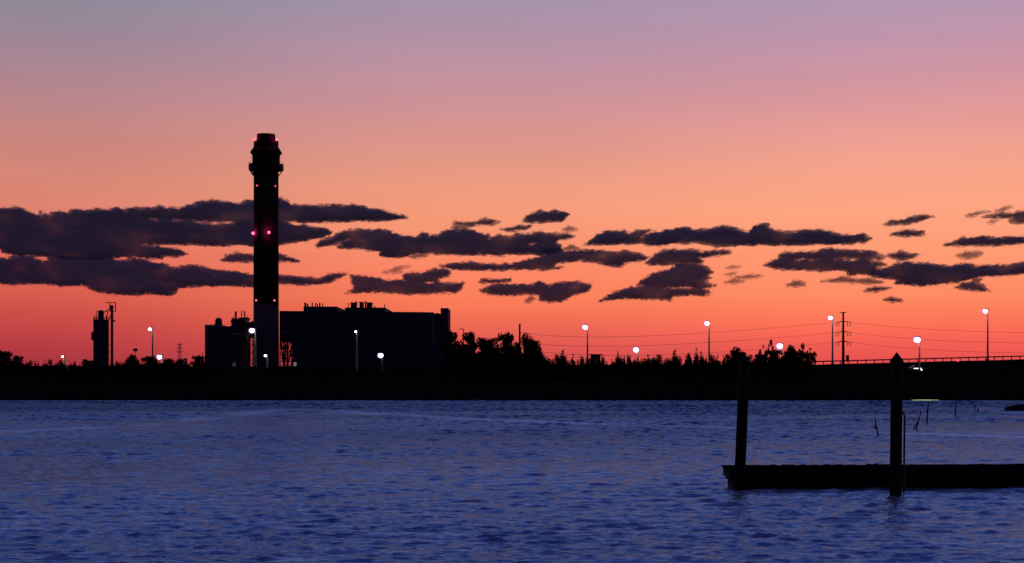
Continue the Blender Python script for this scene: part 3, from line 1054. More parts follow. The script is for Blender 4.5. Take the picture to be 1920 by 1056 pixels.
def silo():
    D = DP
    cx, cy = px(189.5), D
    t = thing('storage_silo', (cx, cy, GZ), 'tall dark cylindrical silo with a lift tower beside it, far left', 'silo')
    r = 14.2 / kp
    b = MB()
    b.lathe([(r, GZ), (r, pz(600)), (r * .98, pz(599.3))], cx, cy, 36)
    tk = b.build('tank', M['cladding'], t, False)
    b = MB()
    b.tube([(cx - r - .1, cy - 1, pz(638)), (cx - r - .1, cy - 1, pz(623))], .55, 10)
    b.build('pipe_box', M['dark_steel'], tk)
    b = MB()
    b.lathe([(4.8 / kp, pz(599.3)), (4.8 / kp, pz(585)), (3.4 / kp, pz(582)), (.3, pz(581.5))], px(190), cy, 20)
    b.build('filter_head', M['dark_steel'], t)
    b = MB()
    for a, z1 in ((177, 595), (181.5, 584), (184.5, 582.5), (199, 592)):
        b.bar((px(a), cy, pz(600)), (px(a), cy, pz(z1)), .22)
    b.bar((px(181.5), cy, pz(584)), (px(190), cy, pz(582)), .25)
    b.bar((px(177), cy, pz(595)), (px(182), cy, pz(592)), .2)
    for k in range(16):
        a = 2 * pi * k / 16
        b.bar((cx + r * cos(a), cy + r * sin(a), pz(599.5)), (cx + r * cos(a), cy + r * sin(a), pz(595.5)), .1)
        c = a + pi / 8
        b.bar((cx + r * cos(a), cy + r * sin(a), pz(595.5)), (cx + r * cos(c), cy + r * sin(c), pz(595.5)), .1)
    b.build('railing', M['dark_steel'], t)
    b = MB()
    b.box(px(208), px(212), cy - .5, cy + .5, GZ, pz(576))
    b.ball((px(209.7), cy, pz(575.5)), (.7, .6, .8))
    b.build('lift_tower', M['dark_steel'], t)
    for z in range(605, 690, 14):
        b = MB()
        b.bar((px(203.6), cy, pz(z)), (px(208.2), cy, pz(z - 2)), .14)
        b.build('brace', M['steel'], t)
    for p_, q_, w_ in (((195, 586), (208.4, 578), .35), ((200, 599.5), (202, 584), .3), ((204, 600), (209, 588), .3)):
        b = MB()
        b.bar((px(p_[0]), cy, pz(p_[1])), (px(q_[0]), cy, pz(q_[1])), w_)
        b.build('chute', M['dark_steel'], t)
    b = MB()
    b.bar((px(198), cy, pz(567.6)), (px(217), cy, pz(567.6)), .28)
    b.bar((px(216.5), cy, pz(567.6)), (px(216.5), cy, pz(584)), .3)
    b.bar((px(206), cy, pz(567.6)), (px(206), cy, pz(584)), .3)
    b.bar((px(205), cy, pz(584)), (px(217), cy, pz(584)), .25)
    b.build('gantry', M['dark_steel'], t)
    b = MB()
    b.box(px(211.8), px(215.3), cy - .3, cy + .3, pz(603), pz(600))
    b.build('lift_motor', M['dark_steel'], t)


silo()

# ------------------------------------------------------------------ street lamps
DT, DF = 334.0, 306.5


def lamp(pp, head_row, D, label, group, base=None, rad=.78, dim=False, reach=1.1, kind='lamp', pole='pole'):
    rad *= .80 * random.uniform(.93, 1.07)
    x = X(pp, D)
    zt = Z(head_row, D)
    zb = ground(x, D) if base is None else base
    t = thing('street_lamp', (x, D, zb), label, 'street lamp', group)
    b = MB()
    b.tube([(x, D, zb - .05), (x, D, zb + .4), (x, D, zb + .41), (x, D, zt + rad * .9)], [.34, .34, .24, .13], 10)
    b.build('pole', M[pole], t, True)
    b = MB()
    b.tube([(x, D, zt + rad * .8), (x - reach * .5, D - .1, zt + rad * 1.0), (x - reach - .2, D - .15, zt + rad * .95)], .08, 8)
    b.build('arm', M['steel'], t)
    hx = x - reach
    b = MB()
    b.prism([(hx - rad * .8, zt + rad * .62), (hx + rad * .9, zt + rad * .62), (hx + rad * .75, zt + rad * 1.0), (hx - rad * .6, zt + rad * 1.0)], D - .55, D + .25)
    hd = b.build('lamp_head', M['dark_steel'], t)
    b = MB()
    b.ball((hx, D - .2, zt), (rad * .82, rad * .75, rad * .80), 16, 10)
    b.build('lens', M['lamp_dim' if dim else kind], hd, True)
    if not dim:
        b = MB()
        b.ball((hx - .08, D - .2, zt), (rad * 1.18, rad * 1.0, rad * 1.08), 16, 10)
        b.build('halo_shell', M['lamp_halo'], hd, True)  # glow around the lamp added as a shell


TALL = 'tall street lamps along the embankment road'
LOW = 'lower street lamps on the frontage road'
lamp(286, 617.5, DT, 'tall lit street lamp with a small head, right of the silo', TALL, rad=.55, reach=.55)
lamp(479, 620, DT, 'tall lit street lamp just in front of the chimney left edge', TALL, rad=.85, reach=.8)
lamp(669, 622, DF + 8, 'lit street lamp with a narrow head, in front of the boiler house', TALL, rad=.30, dim=True, reach=.22)
lamp(1101.5, 613.5, DT, 'tall lit street lamp beside the small flat roofed hut', TALL, rad=.80, reach=.55)
lamp(1329.5, 606.5, DT, 'tall lit street lamp midway between the hut and the transmission pole', TALL, rad=.70, reach=.5)
lamp(1561, 596, DT, 'tall lit street lamp close beside the transmission pole', TALL, rad=.72, reach=.55)
lamp(1852, 583.5, DT, 'tallest lit street lamp, standing on the rising road at the right', TALL, rad=.72, reach=.65)
lamp(304.5, 669.5, DF, 'low lit lamp among shrubs right of the silo', LOW, rad=.68, reach=.6)
lamp(501.5, 667, DF, 'low lit lamp in front of the pale chimney foot', LOW, rad=.42, reach=.4, kind='flood')
lamp(717, 666.5, DF, 'low round lit lamp in front of the boiler house wall', LOW, rad=.74, reach=.35, pole='black_paint')
lamp(947, 663.5, DF, 'small low lit lamp shining inside the big trees', LOW, rad=.42, reach=.3, kind='flood')
lamp(1196, 656, DF, 'low bright lamp among spiky cedars', LOW, rad=.80, reach=.4)
lamp(1466, 649, DF, 'low bright lamp rising behind the bushy trees', LOW, rad=.84, reach=.5)
lamp(1724, 637, DF, 'bright lamp right of the peaked piling cap', LOW, rad=.86, reach=.55)
lamp(121, 669, DT, 'small faint street lamp near the left edge', TALL, rad=.34, dim=True, reach=.4)

# unlit lamp post and poles
D = 330.0
x = X(867.5, D)
t = thing('lamp_post', (x, D + 6, ground(x, D + 6)), 'unlit lamp post with a bent arm beside the boiler house stair tower', 'street lamp')
b = MB()
b.tube([(x, D + 6, ground(x, D + 6)), (x, D + 6, Z(617, D + 6))], [.17, .11], 8)
b.build('pole', M['dark_steel'], t)
b = MB()
b.tube([(x, D + 6, Z(617.3, D + 6)), (x - .6, D + 6, Z(616.8, D + 6))], .08, 8)
b.box(x - 1.0, x - .35, D + 5.8, D + 6.2, Z(618, D + 6), Z(616.6, D + 6))
b.build('arm', M['dark_steel'], t)

D = 420.0
x = X(974.5, D)
t = thing('utility_pole', (x, D, GZ), 'plain wooden utility pole rising out of the big trees', 'utility pole')
b = MB()
b.tube([(x, D, GZ), (x, D, Z(608, D))], [.36, .26], 10)
b.build('pole', M['bark'], t)
b = MB()
b.bar((x - .4, D, Z(624, D)), (x + 1.8, D, Z(624.3, D)), .12)
b.bar((x - .5, D - .2, Z(608, D)), (x + .5, D - .2, Z(608, D)), .16)
b.build('crossarm', M['bark'], t)

D7 = 700.0
x = X(1581, D7)
t = thing('transmission_pole', (x, D7, GZ), 'tall steel transmission pole with four crossarms at the right', 'power pylon')
b = MB()
b.tube([(x, D7, GZ), (x, D7, Z(585, D7))], [.85, .42], 12)
b.build('pole', M['dark_steel'], t)
for row, hw in ((586, 6.5), (603, 13.5), (622, 14), (640.5, 14)):
    w = hw * D7 / F
    b = MB()
    zc = Z(row, D7)
    dr = .0 if row == 586 else .55
    b.tube([(x - w, D7, zc - dr), (x - w * .4, D7, zc), (x, D7, zc - .1), (x + w * .4, D7, zc), (x + w, D7, zc - dr)], [.13, .22, .3, .22, .13], 8)
    ar = b.build('crossarm', M['dark_steel'], t)
    if row != 586:
        for s in (-1, 1):
            for q in (.62, .98):
                b = MB()
                zi = zc - dr * .8
                b.tube([(x + s * w * q, D7, zi), (x + s * w * q * .97, D7, zi - 1.9)], .16, 8)
                b.build('insulator', M['dark_steel'], ar)

D9 = 900.0
x = X(337, D9)
t = thing('lattice_pylon', (x, D9, GZ), 'small far lattice pylon with three crossarms, left of the plant', 'power pylon')
b = MB()
for s in (-1, 1):
    b.bar((x + s * 1.6, D9 - 1, GZ), (x + s * .35, D9, Z(645, D9)), .26)
z0 = GZ
for j in range(9):
    z1 = GZ + (Z(645, D9) - GZ) * (j + 1) / 9
    wa = 1.6 - 1.25 * j / 9
    wb = 1.6 - 1.25 * (j + 1) / 9
    b.bar((x - wa, D9, z0), (x + wb, D9, z1), .16)
    b.bar((x + wa, D9, z0), (x - wb, D9, z1), .16)
    z0 = z1
b.build('mast', M['dark_steel'], t)
for row, hw in ((646, 5.5), (653, 6.5), (660, 7)):
    b = MB()
    w = hw * D9 / F
    b.bar((x - w, D9, Z(row, D9)), (x + w, D9, Z(row, D9)), .26)
    b.bar((x - w, D9, Z(row, D9)), (x, D9, Z(row - 2.5, D9)), .16)
    b.bar((x + w, D9, Z(row, D9)), (x, D9, Z(row - 2.5, D9)), .16)
    b.build('crossarm', M['dark_steel'], t)


# power lines
def wire(pts, label, r=.055):
    P = []
    for (p, row, D) in pts:
        P.append(np.array([X(p, D), D, Z(row, D)]))
    P = np.array(P)
    tt = np.linspace(0, 1, len(P))
    o = []
    n = 24
    coef = [np.polyfit(tt, P[:, c], min(2, len(P) - 1)) for c in range(3)]
    for i in range(n + 1):
        u = i / n
        o.append([np.polyval(coef[c], u) for c in range(3)])
    b = MB()
    b.tube(o, r, 5)
    tag(b.build('power_line', M['cable'], loc=tuple(o[0])), label, 'power line', 'power lines strung between the poles')


wire([(984, 624.3, 420), (1240, 629, 540), (1567, 604.5, 700)], 'topmost power line from the utility pole to the transmission pole')
wire([(975, 641, 420), (1240, 647, 540), (1567, 623.5, 700)], 'middle power line sagging from the utility pole to the transmission pole')
wire([(975, 655, 420), (1260, 665, 540), (1567, 642, 700)], 'lowest power line from the utility pole, skimming the treetops')
wire([(1594.5, 604.5, 700), (1740, 617.5, 640), (1960, 624.5, 560)], 'topmost power line running right from the transmission pole')
wire([(1595, 623.5, 700), (1745, 637.5, 640), (1960, 643.5, 560)], 'middle power line running right from the transmission pole')
wire([(1595, 642, 700), (1745, 656, 640), (1960, 662.5, 560)], 'lowest power line running right from the transmission pole')

# ------------------------------------------------------------------ signs, hut, guard rail, marker light
D = 328.6
x = X(1589, D)
t = thing('road_sign', (x, D, ground(x, D)), 'small dark upright road sign right of the transmission pole', 'road sign')
b = MB()
b.box(x - .36, x + .36, D - .05, D, Z(678, D), Z(666, D))
b.build('panel', M['sign'], t)
b = MB()
b.box(x - .05, x + .05, D + .003, D + .1, ground(x, D) - .1, Z(667, D))
b.build('post', M['dark_steel'], t)

x = X(254, D)
t = thing('road_sign', (x, D, ground(x, D)), 'wide dark sign on a thin post between the silo and a lamp', 'road sign')
b = MB()
b.box(x - .5, x + .5, D - .05, D, Z(659, D), Z(653.3, D))
b.build('panel', M['sign'], t)
b = MB()
b.box(x - .06, x + .06, D + .003, D + .1, ground(x, D) - .1, Z(655, D))
b.build('post', M['dark_steel'], t)

D = 326.0
xa, xb = X(1106, D), X(1127.5, D)
t = thing('hut', ((xa + xb) / 2, D, 4.0), 'small flat roofed hut beside a tall lamp, right of the big trees', 'hut')
b = MB()
zr = Z(666, D)
b.box(xa + .25, xb - .25, D - 1, D + 2, 3.6, zr)
b.build('wall', M['cladding'], t)
b = MB()
b.box(xa - .1, xb + .1, D - 1.6, D + 2.4, zr + .004, zr + .22)
b.build('roof', M['dark_steel'], t)
for q in (.42, .62):
    b = MB()
    xc = xa + (xb - xa) * q
    b.box(xc - .12, xc + .12, D - 1.06, D - 1.004, Z(684, D), Z(671, D))
    b.build('shutter', M['steel'], t)

D = 328.8
t = thing('guard_rail', (X(1700, D), D, emb(X(1700, D))), 'long dark guard rail along the rising road at the right', 'guard rail')
b = MB()
xr = np.arange(X(1528, D), X(1990, D), 2.0)
for i in range(len(xr) - 1):
    za, zb = emb(xr[i]), emb(xr[i + 1])
    for o1, o2 in ((.62, .92),):
        b.add([(xr[i], D, za + o1), (xr[i + 1], D, zb + o1), (xr[i + 1], D, zb + o2), (xr[i], D, za + o2),
               (xr[i], D + .1, za + o1), (xr[i + 1], D + .1, zb + o1), (xr[i + 1], D + .1, zb + o2), (xr[i], D + .1, za + o2)],
              [(0, 1, 2, 3), (7, 6, 5, 4), (3, 2, 6, 7), (0, 4, 5, 1)])
b.build('rail', M['dark_steel'], t)
for i in range(len(xr)):
    b = MB()
    b.box(xr[i] - .09, xr[i] + .09, D + .103, D + .26, emb(xr[i]) - .1, emb(xr[i]) + .8)
    b.build('post', M['dark_steel'], t)

x = X(1796, 327.5)
zz_ = Z(675.8, 327.5)
t = thing('marker_light', (x, 327.5, ground(x, 327.5)), 'tiny glowing red marker light on the guard rail line', 'marker light')
b = MB()
b.tube([(x, 327.5, ground(x, 327.5) - .1), (x, 327.5, zz_ - .2)], .05, 8)
b.build('post', M['dark_steel'], t)
b = MB()
b.ball((x, 327.5, zz_), (.36, .28, .28))
b.build('lens', M['tail'], t, True)


# ------------------------------------------------------------------ parked cars on the frontage road
def car(pp, D, label, paint, rear):
    x, z = X(pp, D), 3.53
    t = thing('parked_car', (x, D, z), label, 'car')
    prof = [(-2.1, .35), (2.1, .35), (2.15, .75), (1.9, .92), (1.0, .98), (.45, 1.45), (-1.0, 1.47), (-1.65, 1.0), (-2.12, .92)]
    b = MB()
    b.prism([(x + a, z + c) for a, c in prof], D - .85, D + .85)
    b.build('body', paint, t)
    b = MB()
    b.prism([(x + .72, z + 1.02), (x + .38, z + 1.38), (x - .9, z + 1.4), (x - 1.35, z + 1.02)], D - .862, D - .853)
    b.build('window', M['glass'], t)
    for s in (-1.35, 1.3):
        for yy in (-.86, .66):
            b = MB()
            b.tube([(x + s, D + yy, z + .33), (x + s, D + yy + .2, z + .33)], .33, 16)
            b.build('wheel', M['rubber'], t)
    b = MB()
    if rear:
        b.box(x - .62, x + .30, D - .89, D - .852, z + .66, z + .92)
        b.build('tail_light', M['tail'], t)
        b = MB()
        b.box(x + .32, x + .85, D - .89, D - .852, z + .66, z + .92)
        b.build('reversing_light', M['head'], t)
    else:
        b.box(x - 1.25, x + .45, D - .89, D - .852, z + .66, z + .84)
        b.build('side_light', M['head'], t)
        b = MB()
        b.box(x + .0, x + .62, D - .89, D - .852, z + .30, z + .50)
        b.build('lamp', M['head'], t)


car(109.5, 310, 'dark parked car showing a red and white light strip, far left', M['car_paint'], True)
car(1722, 311, 'parked car with white lights at the foot of the bright right lamp', M['car_paint'], False)


# ------------------------------------------------------------------ trees and shrubs
def leaf_cards(centres, radii, n, size, seed, squash=1.0):
    g = np.random.default_rng(seed)
    cs, rs = np.array(centres), np.array(radii)
    pr = rs ** 2 / (rs ** 2).sum()
    pick = g.choice(len(cs), n, p=pr)
    d = g.normal(size=(n, 3))
    d /= np.linalg.norm(d, axis=1)[:, None]
    rr = g.random(n) ** 0.45
    pos = cs[pick] + d * (rs[pick] * rr)[:, None] * np.array([1, 1, squash])
    a = g.normal(size=(n, 3))
    a /= np.linalg.norm(a, axis=1)[:, None]
    u = np.cross(a, g.normal(size=(n, 3)))
    u /= np.linalg.norm(u, axis=1)[:, None]
    s = size * g.uniform(.55, 1.35, n)[:, None]
    v = np.stack([pos - a * s, pos + u * s * .55, pos + a * s, pos - u * s * .55], 1).reshape(-1, 3)
    f = np.arange(n * 4).reshape(n, 4)
    return v, f


def mesh_np(name, v, f, m):
    me = bpy.data.meshes.new(name)
    me.from_pydata(v.tolist(), [], f.tolist())
    me.materials.append(m)
    return me


def tree_kind(kind, seed):
    """unit tree: one metre tall; returns trunk mesh and crown mesh"""
    g = random.Random(seed)
    limbs = MB()
    cs, rs = [], []
    if kind == 'cedar':
        limbs.tube([(0, 0, -.05), (0, 0, .9)], [.03, .006], 6)
        for i in range(16):
            h = .08 + .88 * i / 15
            w = .24 * (1 - h) ** .75 + .012
            for k in range(3 if h < .7 else 1):
                a = g.uniform(0, 2 * pi)
                cs.append((cos(a) * w * .6, sin(a) * w * .6, h))
                rs.append(w * g.uniform(.45, .8) + .015)
        v, f = leaf_cards(cs, rs, 1900, .035, seed, 1.2)
    elif kind == 'scrub':
        for i in range(11):
            a, r = g.uniform(0, 2 * pi), g.uniform(.1, .62)
            top = (cos(a) * r, sin(a) * r, g.uniform(.35, .85) * (1 - .35 * r))
            limbs.tube([(cos(a) * .06, sin(a) * .06, -.1), (top[0] * .6, top[1] * .6, top[2] * .6), top], [.025, .015, .005], 5)
            cs.append(top)
            rs.append(g.uniform(.12, .24))
            cs.append((top[0], top[1], top[2] * .45))
            rs.append(g.uniform(.2, .28))
        for i in range(5):
            a, r = g.uniform(0, 2 * pi), g.uniform(0, .5)
            cs.append((cos(a) * r, sin(a) * r, g.uniform(.75, .95)))
            rs.append(g.uniform(.03, .07))
        v, f = leaf_cards(cs, rs, 3000, .045, seed, .9)
    elif kind == 'open':
        limbs.tube([(0, 0, -.05), (.02, 0, .3), (0, 0, .75)], [.035, .025, .008], 6)
        for i in range(15):
            a, r = g.uniform(0, 2 * pi), g.uniform(.15, .5)
            h = g.uniform(.38, .97)
            r *= 1.15 - .6 * abs(h - .6)
            top = (cos(a) * r, sin(a) * r, h)
            limbs.tube([(0, 0, h * .45), (top[0] * .5, top[1] * .5, h * .75), top], [.014, .009, .004], 5)
            cs.append(top)
            rs.append(g.uniform(.05, .12))
        v, f = leaf_cards(cs, rs, 1100, .036, seed, .8)
    else:                                                   # round, lumpy broadleaf
        limbs.tube([(0, 0, -.05), (.01, 0, .3), (0, .01, .7)], [.045, .032, .01], 7)
        for i in range(30):
            a = g.uniform(0, 2 * pi)
            h = g.uniform(.2, .93)
            r = g.uniform(.05, .40) * (1.1 - .9 * max(0, h - .55))
            top = (cos(a) * r, sin(a) * r, h)
            limbs.tube([(0, 0, h * .4), (top[0] * .5, top[1] * .5, h * .72), top], [.016, .01, .004], 5)
            cs.append(top)
            rs.append(g.uniform(.08, .16) if h > .6 else g.uniform(.14, .22))
        v, f = leaf_cards(cs, rs, 5200, .034, seed, .85)
    lm = limbs
    me = bpy.data.meshes.new('trunk')
    me.from_pydata(lm.v, [], lm.f)
    me.materials.append(M['bark'])
    return me, mesh_np('crown', v, f, M['needle' if kind == 'cedar' else 'leaf'])


KIND = {}
for i, k in enumerate(('cedar', 'scrub', 'open', 'round')):
    KIND[k] = [tree_kind(k, 100 * i + j) for j in range(5)]
NAME = {'cedar': 'cedar_tree', 'scrub': 'shrub', 'open': 'thin_tree', 'round': 'broadleaf_tree'}
CATN = {'cedar': 'tree', 'scrub': 'shrub', 'open': 'tree', 'round': 'tree'}
TCOUNT = [0]


def tree(kind, pc, top, wpx, D, label, group):
    x = X(pc, D)
    zb = ground(x, D) - .1
    h = Z(top, D) - zb
    w = wpx * D / F
    unit = {'cedar': .42, 'scrub': 1.5, 'open': 1.0, 'round': .95}[kind]
    t = thing(NAME[kind], (x, D, zb), label, CATN[kind], group)
    t.scale = (w / unit, w / unit, h / .97)
    t.rotation_euler = (0, 0, random.uniform(0, 6.28))
    TCOUNT[0] += 1
    tr, cr = KIND[kind][TCOUNT[0] % 5]
    for nm, me in (('trunk', tr), ('crown', cr)):
        o = bpy.data.objects.new(nm, me)
        o.parent = t
        COL.objects.link(o)


BIG = 'big broadleaf trees right of the boiler house'
for a in (
    ('round', 846, 623, 38, 296, 'tree pressed against the boiler house stair tower', BIG),
    ('round', 860, 643, 44, 288, 'lower tree between the stair tower and the unlit lamp post', BIG),
    ('round', 886, 627, 46, 292, 'tall twin topped tree right of the unlit lamp post', BIG),
    ('round', 905, 632, 44, 286, 'bushy tree just right of the twin topped tree', BIG),
    ('round', 921, 634, 34, 294, 'narrow tree in the dip left of the utility pole', BIG),
    ('round', 950, 627, 48, 284, 'tallest big tree, left beside the utility pole', BIG),
    ('round', 984, 630, 46, 290, 'wide big tree in front of the utility pole', BIG),
    ('round', 1003, 642, 34, 286, 'last big tree before the gap, right of the utility pole', BIG),
    ('round', 1010, 660, 30, 282, 'lowest of the big trees at the right end of their clump', BIG),
    ('cedar', 1056, 654, 20, 290, 'single spire tree rising from low bushes near the utility pole', 'spiry trees along the bank'),
    ('cedar', 1074, 665, 14, 290, 'stubby spire left of the tall lamp by the hut', 'spiry trees along the bank'),
    ('cedar', 1158, 658, 14, 290, 'slim cedar left of the low bright lamp', 'spiry trees along the bank'),
    ('cedar', 1178, 662, 14, 292, 'cedar close to the low bright lamp, on its left', 'spiry trees along the bank'),
    ('cedar', 1170, 668, 12, 288, 'shorter cedar between the two left of the low bright lamp', 'spiry trees along the bank'),
    ('cedar', 1215, 663, 13, 290, 'first cedar right of the low bright lamp', 'spiry trees along the bank'),
    ('cedar', 1231, 668, 14, 292, 'short cedar, second right of the low bright lamp', 'spiry trees along the bank'),
    ('cedar', 1265, 654, 22, 290, 'broad based pointed cedar midway between two lamps', 'spiry trees along the bank'),
    ('cedar', 1292, 661, 15, 292, 'cedar third from the tall middle lamp', 'spiry trees along the bank'),
    ('cedar', 1305, 653, 15, 288, 'tallest thin cedar left of the tall middle lamp', 'spiry trees along the bank'),
    ('cedar', 1315, 657, 14, 291, 'cedar nearest to the tall middle lamp on its left', 'spiry trees along the bank'),
    ('cedar', 1345, 666, 16, 290, 'cedar just right of the tall middle lamp', 'spiry trees along the bank'),
    ('round', 1382, 654, 44, 288, 'bushy tree with two peaks above the leaning piling', 'bushy trees left of the road'),
    ('round', 1396, 662, 40, 292, 'rounder tree right of the two peaked bush', 'bushy trees left of the road'),
    ('open', 1437, 643, 28, 290, 'thin tree with a knobbed top left of a bright lamp', 'bushy trees left of the road'),
    ('round', 1424, 664, 44, 286, 'wide low tree under the knob topped thin tree', 'bushy trees left of the road'),
    ('round', 1452, 657, 40, 288, 'tree in front of the bright lamp pole', 'bushy trees left of the road'),
    ('round', 1482, 650, 36, 290, 'tree just right of the bright lamp', 'bushy trees left of the road'),
    ('round', 1500, 660, 34, 286, 'low tree filling between the lamp tree and the airy tree', 'bushy trees left of the road'),
    ('open', 1516, 649, 36, 290, 'airy see through tree at the end of the bank before the road', 'bushy trees left of the road'),
    ('round', 3, 656, 42, 292, 'rounded dark tree cut by the left edge', 'trees at the left'),
    ('round', 33, 668, 32, 290, 'ragged bush right of the rounded left edge tree', 'trees at the left'),
    ('scrub', 92, 670, 16, 290, 'upright bush left of the small faint lamp', 'trees at the left'),
    ('scrub', 112, 674, 22, 294, 'bush at the small faint lamp', 'trees at the left'),
    ('scrub', 138, 676, 18, 290, 'small bush between faint lamp and silo', 'trees at the left'),
    ('round', 164, 674, 34, 290, 'bush against the left side of the silo', 'trees at the left'),
    ('scrub', 222, 676, 22, 290, 'small bush at the right foot of the silo', 'trees at the left'),
    ('round', 248, 667, 40, 288, 'mound shaped bush under the wide road sign', 'trees at the left'),
    ('round', 281, 670, 38, 288, 'bush at the foot of the tall lamp right of the silo', 'trees at the left'),
    ('round', 318, 671, 36, 290, 'bush right of the low lamp among shrubs', 'trees at the left'),
    ('round', 338, 672, 36, 286, 'bush below the small lattice pylon', 'trees at the left'),
    ('round', 372, 668, 32, 290, 'bush against the stepped plant building', 'trees at the left'),
    ('cedar', 380, 662, 9, 290, 'thin spike of a tree touching the stepped plant building', 'trees at the left'),
):
    tree(*a)
rt = random.Random(4)
for k in range(20):
    p = 842 + 178 * (k + rt.uniform(.1, .9)) / 20
    tree('scrub', p, rt.uniform(648, 668), rt.uniform(26, 40), rt.uniform(280, 296), 'dense bush filling the foot of the big trees right of the boiler house', 'bushes under the big trees')
for k in range(34):
    p = -5 + 395 * (k + rt.uniform(.1, .9)) / 34
    tree('scrub', p, rt.uniform(674, 684), rt.uniform(16, 30), rt.uniform(280, 296), 'low dark shrub in the hedge line left of the chimney', 'low shrubs left of the chimney')
for k in range(12):
    p = 400 + 440 * (k + rt.uniform(.1, .9)) / 12
    tree('scrub', p, rt.uniform(684, 690), rt.uniform(20, 34), rt.uniform(280, 296), 'low dark shrub in the shadow in front of the plant', 'low shrubs in front of the plant')
for k in range(70):
    p = 1018 + 508 * (k + rt.uniform(.1, .9)) / 70
    kd = 'scrub' if rt.random() < .68 else 'cedar'
    tree(kd, p, rt.uniform(660, 676) + (0 if rt.random() < .6 else 5), rt.uniform(18, 34) if kd == 'scrub' else rt.uniform(9, 14), rt.uniform(280, 297),
         'low shrub in the uneven hedge between big trees and road' if kd == 'scrub' else 'short cedar in the uneven hedge between big trees and road',
         'low hedge shrubs right of the big trees' if kd == 'scrub' else 'short hedge cedars right of the big trees')

# marsh grass on the far bank
g = np.random.default_rng(3)
n = 9000
gx, gy = g.uniform(-95, 95, n), 151.2 + 16 * g.random(n) ** 1.5
gz = np.array([ground(a, c) for a, c in zip(gx, gy)]) - .05
gh = g.uniform(.35, .95, n)
lx, wd = g.normal(0, .15, n), g.uniform(.03, .06, n)
v = np.stack([np.stack([gx - wd, gy, gz], 1), np.stack([gx + wd, gy, gz], 1), np.stack([gx + lx, gy + g.normal(0, .1, n), gz + gh], 1)], 1).reshape(-1, 3)
me = mesh_np('marsh_grass', v, np.arange(n * 3).reshape(n, 3), M['leaf'])
o = bpy.data.objects.new('marsh_grass', me)
COL.objects.link(o)
tag(o, 'dark marsh grass along the far waterline', 'grass', kind='stuff')


# ------------------------------------------------------------------ floating dock and its pilings
def dock():
    D0 = 32.7
    k = D0 / F
    xl = X(1365, D0)
    xr_ = xl + 17.0
    sl = 0.055                                  # the dock runs slightly away to the right
    t = thing('floating_dock', (xl, D0, 0), 'low dark floating dock reaching in from the right', 'dock')
    zt = Z(877, D0)

    def slab(b, x0, x1, ya, yb, z0, z1):
        f = lambda x: (x - xl) * sl
        v = [(x0, D0 + ya + f(x0), z0), (x1, D0 + ya + f(x1), z0), (x1, D0 + yb + f(x1), z0), (x0, D0 + yb + f(x0), z0),
             (x0, D0 + ya + f(x0), z1), (x1, D0 + ya + f(x1), z1), (x1, D0 + yb + f(x1), z1), (x0, D0 + yb + f(x0), z1)]
        b.add(v, [(3, 2, 1, 0), (4, 5, 6, 7), (0, 1, 5, 4), (1, 2, 6, 5), (2, 3, 7, 6), (3, 0, 4, 7)])
    b = MB()
    x = xl
    while x < xr_:                              # boards of the deck, small gaps
        dz = random.uniform(-.008, .008)
        slab(b, x, x + .138, -.05, 1.0, zt - .045 + dz, zt + dz)
        x += .146
    b.build('deck', M['deck'], t)
    b = MB()
    x = xl + .03
    while x < xr_:
        x2 = min(x + 3.6, xr_)
        slab(b, x, x2 - .01, -.03, .02, zt - .24, zt - .049)
        slab(b, x, x2 - .01, 0.93, 0.98, zt - .24, zt - .049)
        x = x2
    slab(b, xl + .032, xl + .08, .024, .926, zt - .24, zt - .05)
    b.build('fascia_board', M['wood'], t)
    x = xl + .14
    i = 0
    while x < xr_:
        b = MB()
        for dx, z0, z1 in ((.0, -.12, zt - .32), (-.05, zt - .32, zt - .243)):
            slab(b, x + dx, x + 1.75 - dx, .0, .95, z0, z1)
        b.build('float_tub', M['rubber'], t)
        x += 1.77
        i += 1
    # cleat
    xc = X(1641, D0)
    yc = D0 + (xc - xl) * sl + .1
    b = MB()
    for s in (-.035, .035):
        b.tube([(xc + s, yc, zt - .01), (xc + s, yc, zt + .05)], .014, 8)
    b.tube([(xc - .13, yc, zt + .075), (xc - .06, yc, zt + .055), (xc + .06, yc, zt + .055), (xc + .13, yc, zt + .075)], .016, 8)
    b.build('cleat', M['dark_steel'], t)


dock()


def piling(name, p_low, row_low, p_top, cap_eave, cap_apex, half_px, half_cap, D, label, bottom, top_dy=0.0):
    x0, x1 = X(p_low, D), X(p_top, D)
    z0, z1 = Z(row_low, D), Z(cap_eave, D)
    s = (x1 - x0) / (z1 - z0)
    k = D / F
    t = thing('piling', (x0 - s * z0, D, 0), label, 'piling', 'pilings holding the floating dock')
    zb = -1.6
    b = MB()
    ns = 14
    pts, rad = [], []
    for i in range(ns + 1):
        z = zb + (z1 - zb) * i / ns
        pts.append((x0 + s * (z - z0), D, z))
        rad.append(half_px * k * (1.03 - .05 * i / ns) * random.uniform(.985, 1.015))
    b.tube(pts, rad, 20)
    b.build('post', M['wood'], t, True)
    b = MB()
    xa = x0 + s * (z1 - z0)
    r = half_cap * k
    b.lathe([(r * .93, z1 - .02), (r, z1 + .01), (r, Z(cap_eave - 5, D)), (r * .1, Z(cap_apex + 1, D)), (.004, Z(cap_apex, D))], xa, D, 28)
    b.build('cap', M['rubber'], t)
    return t


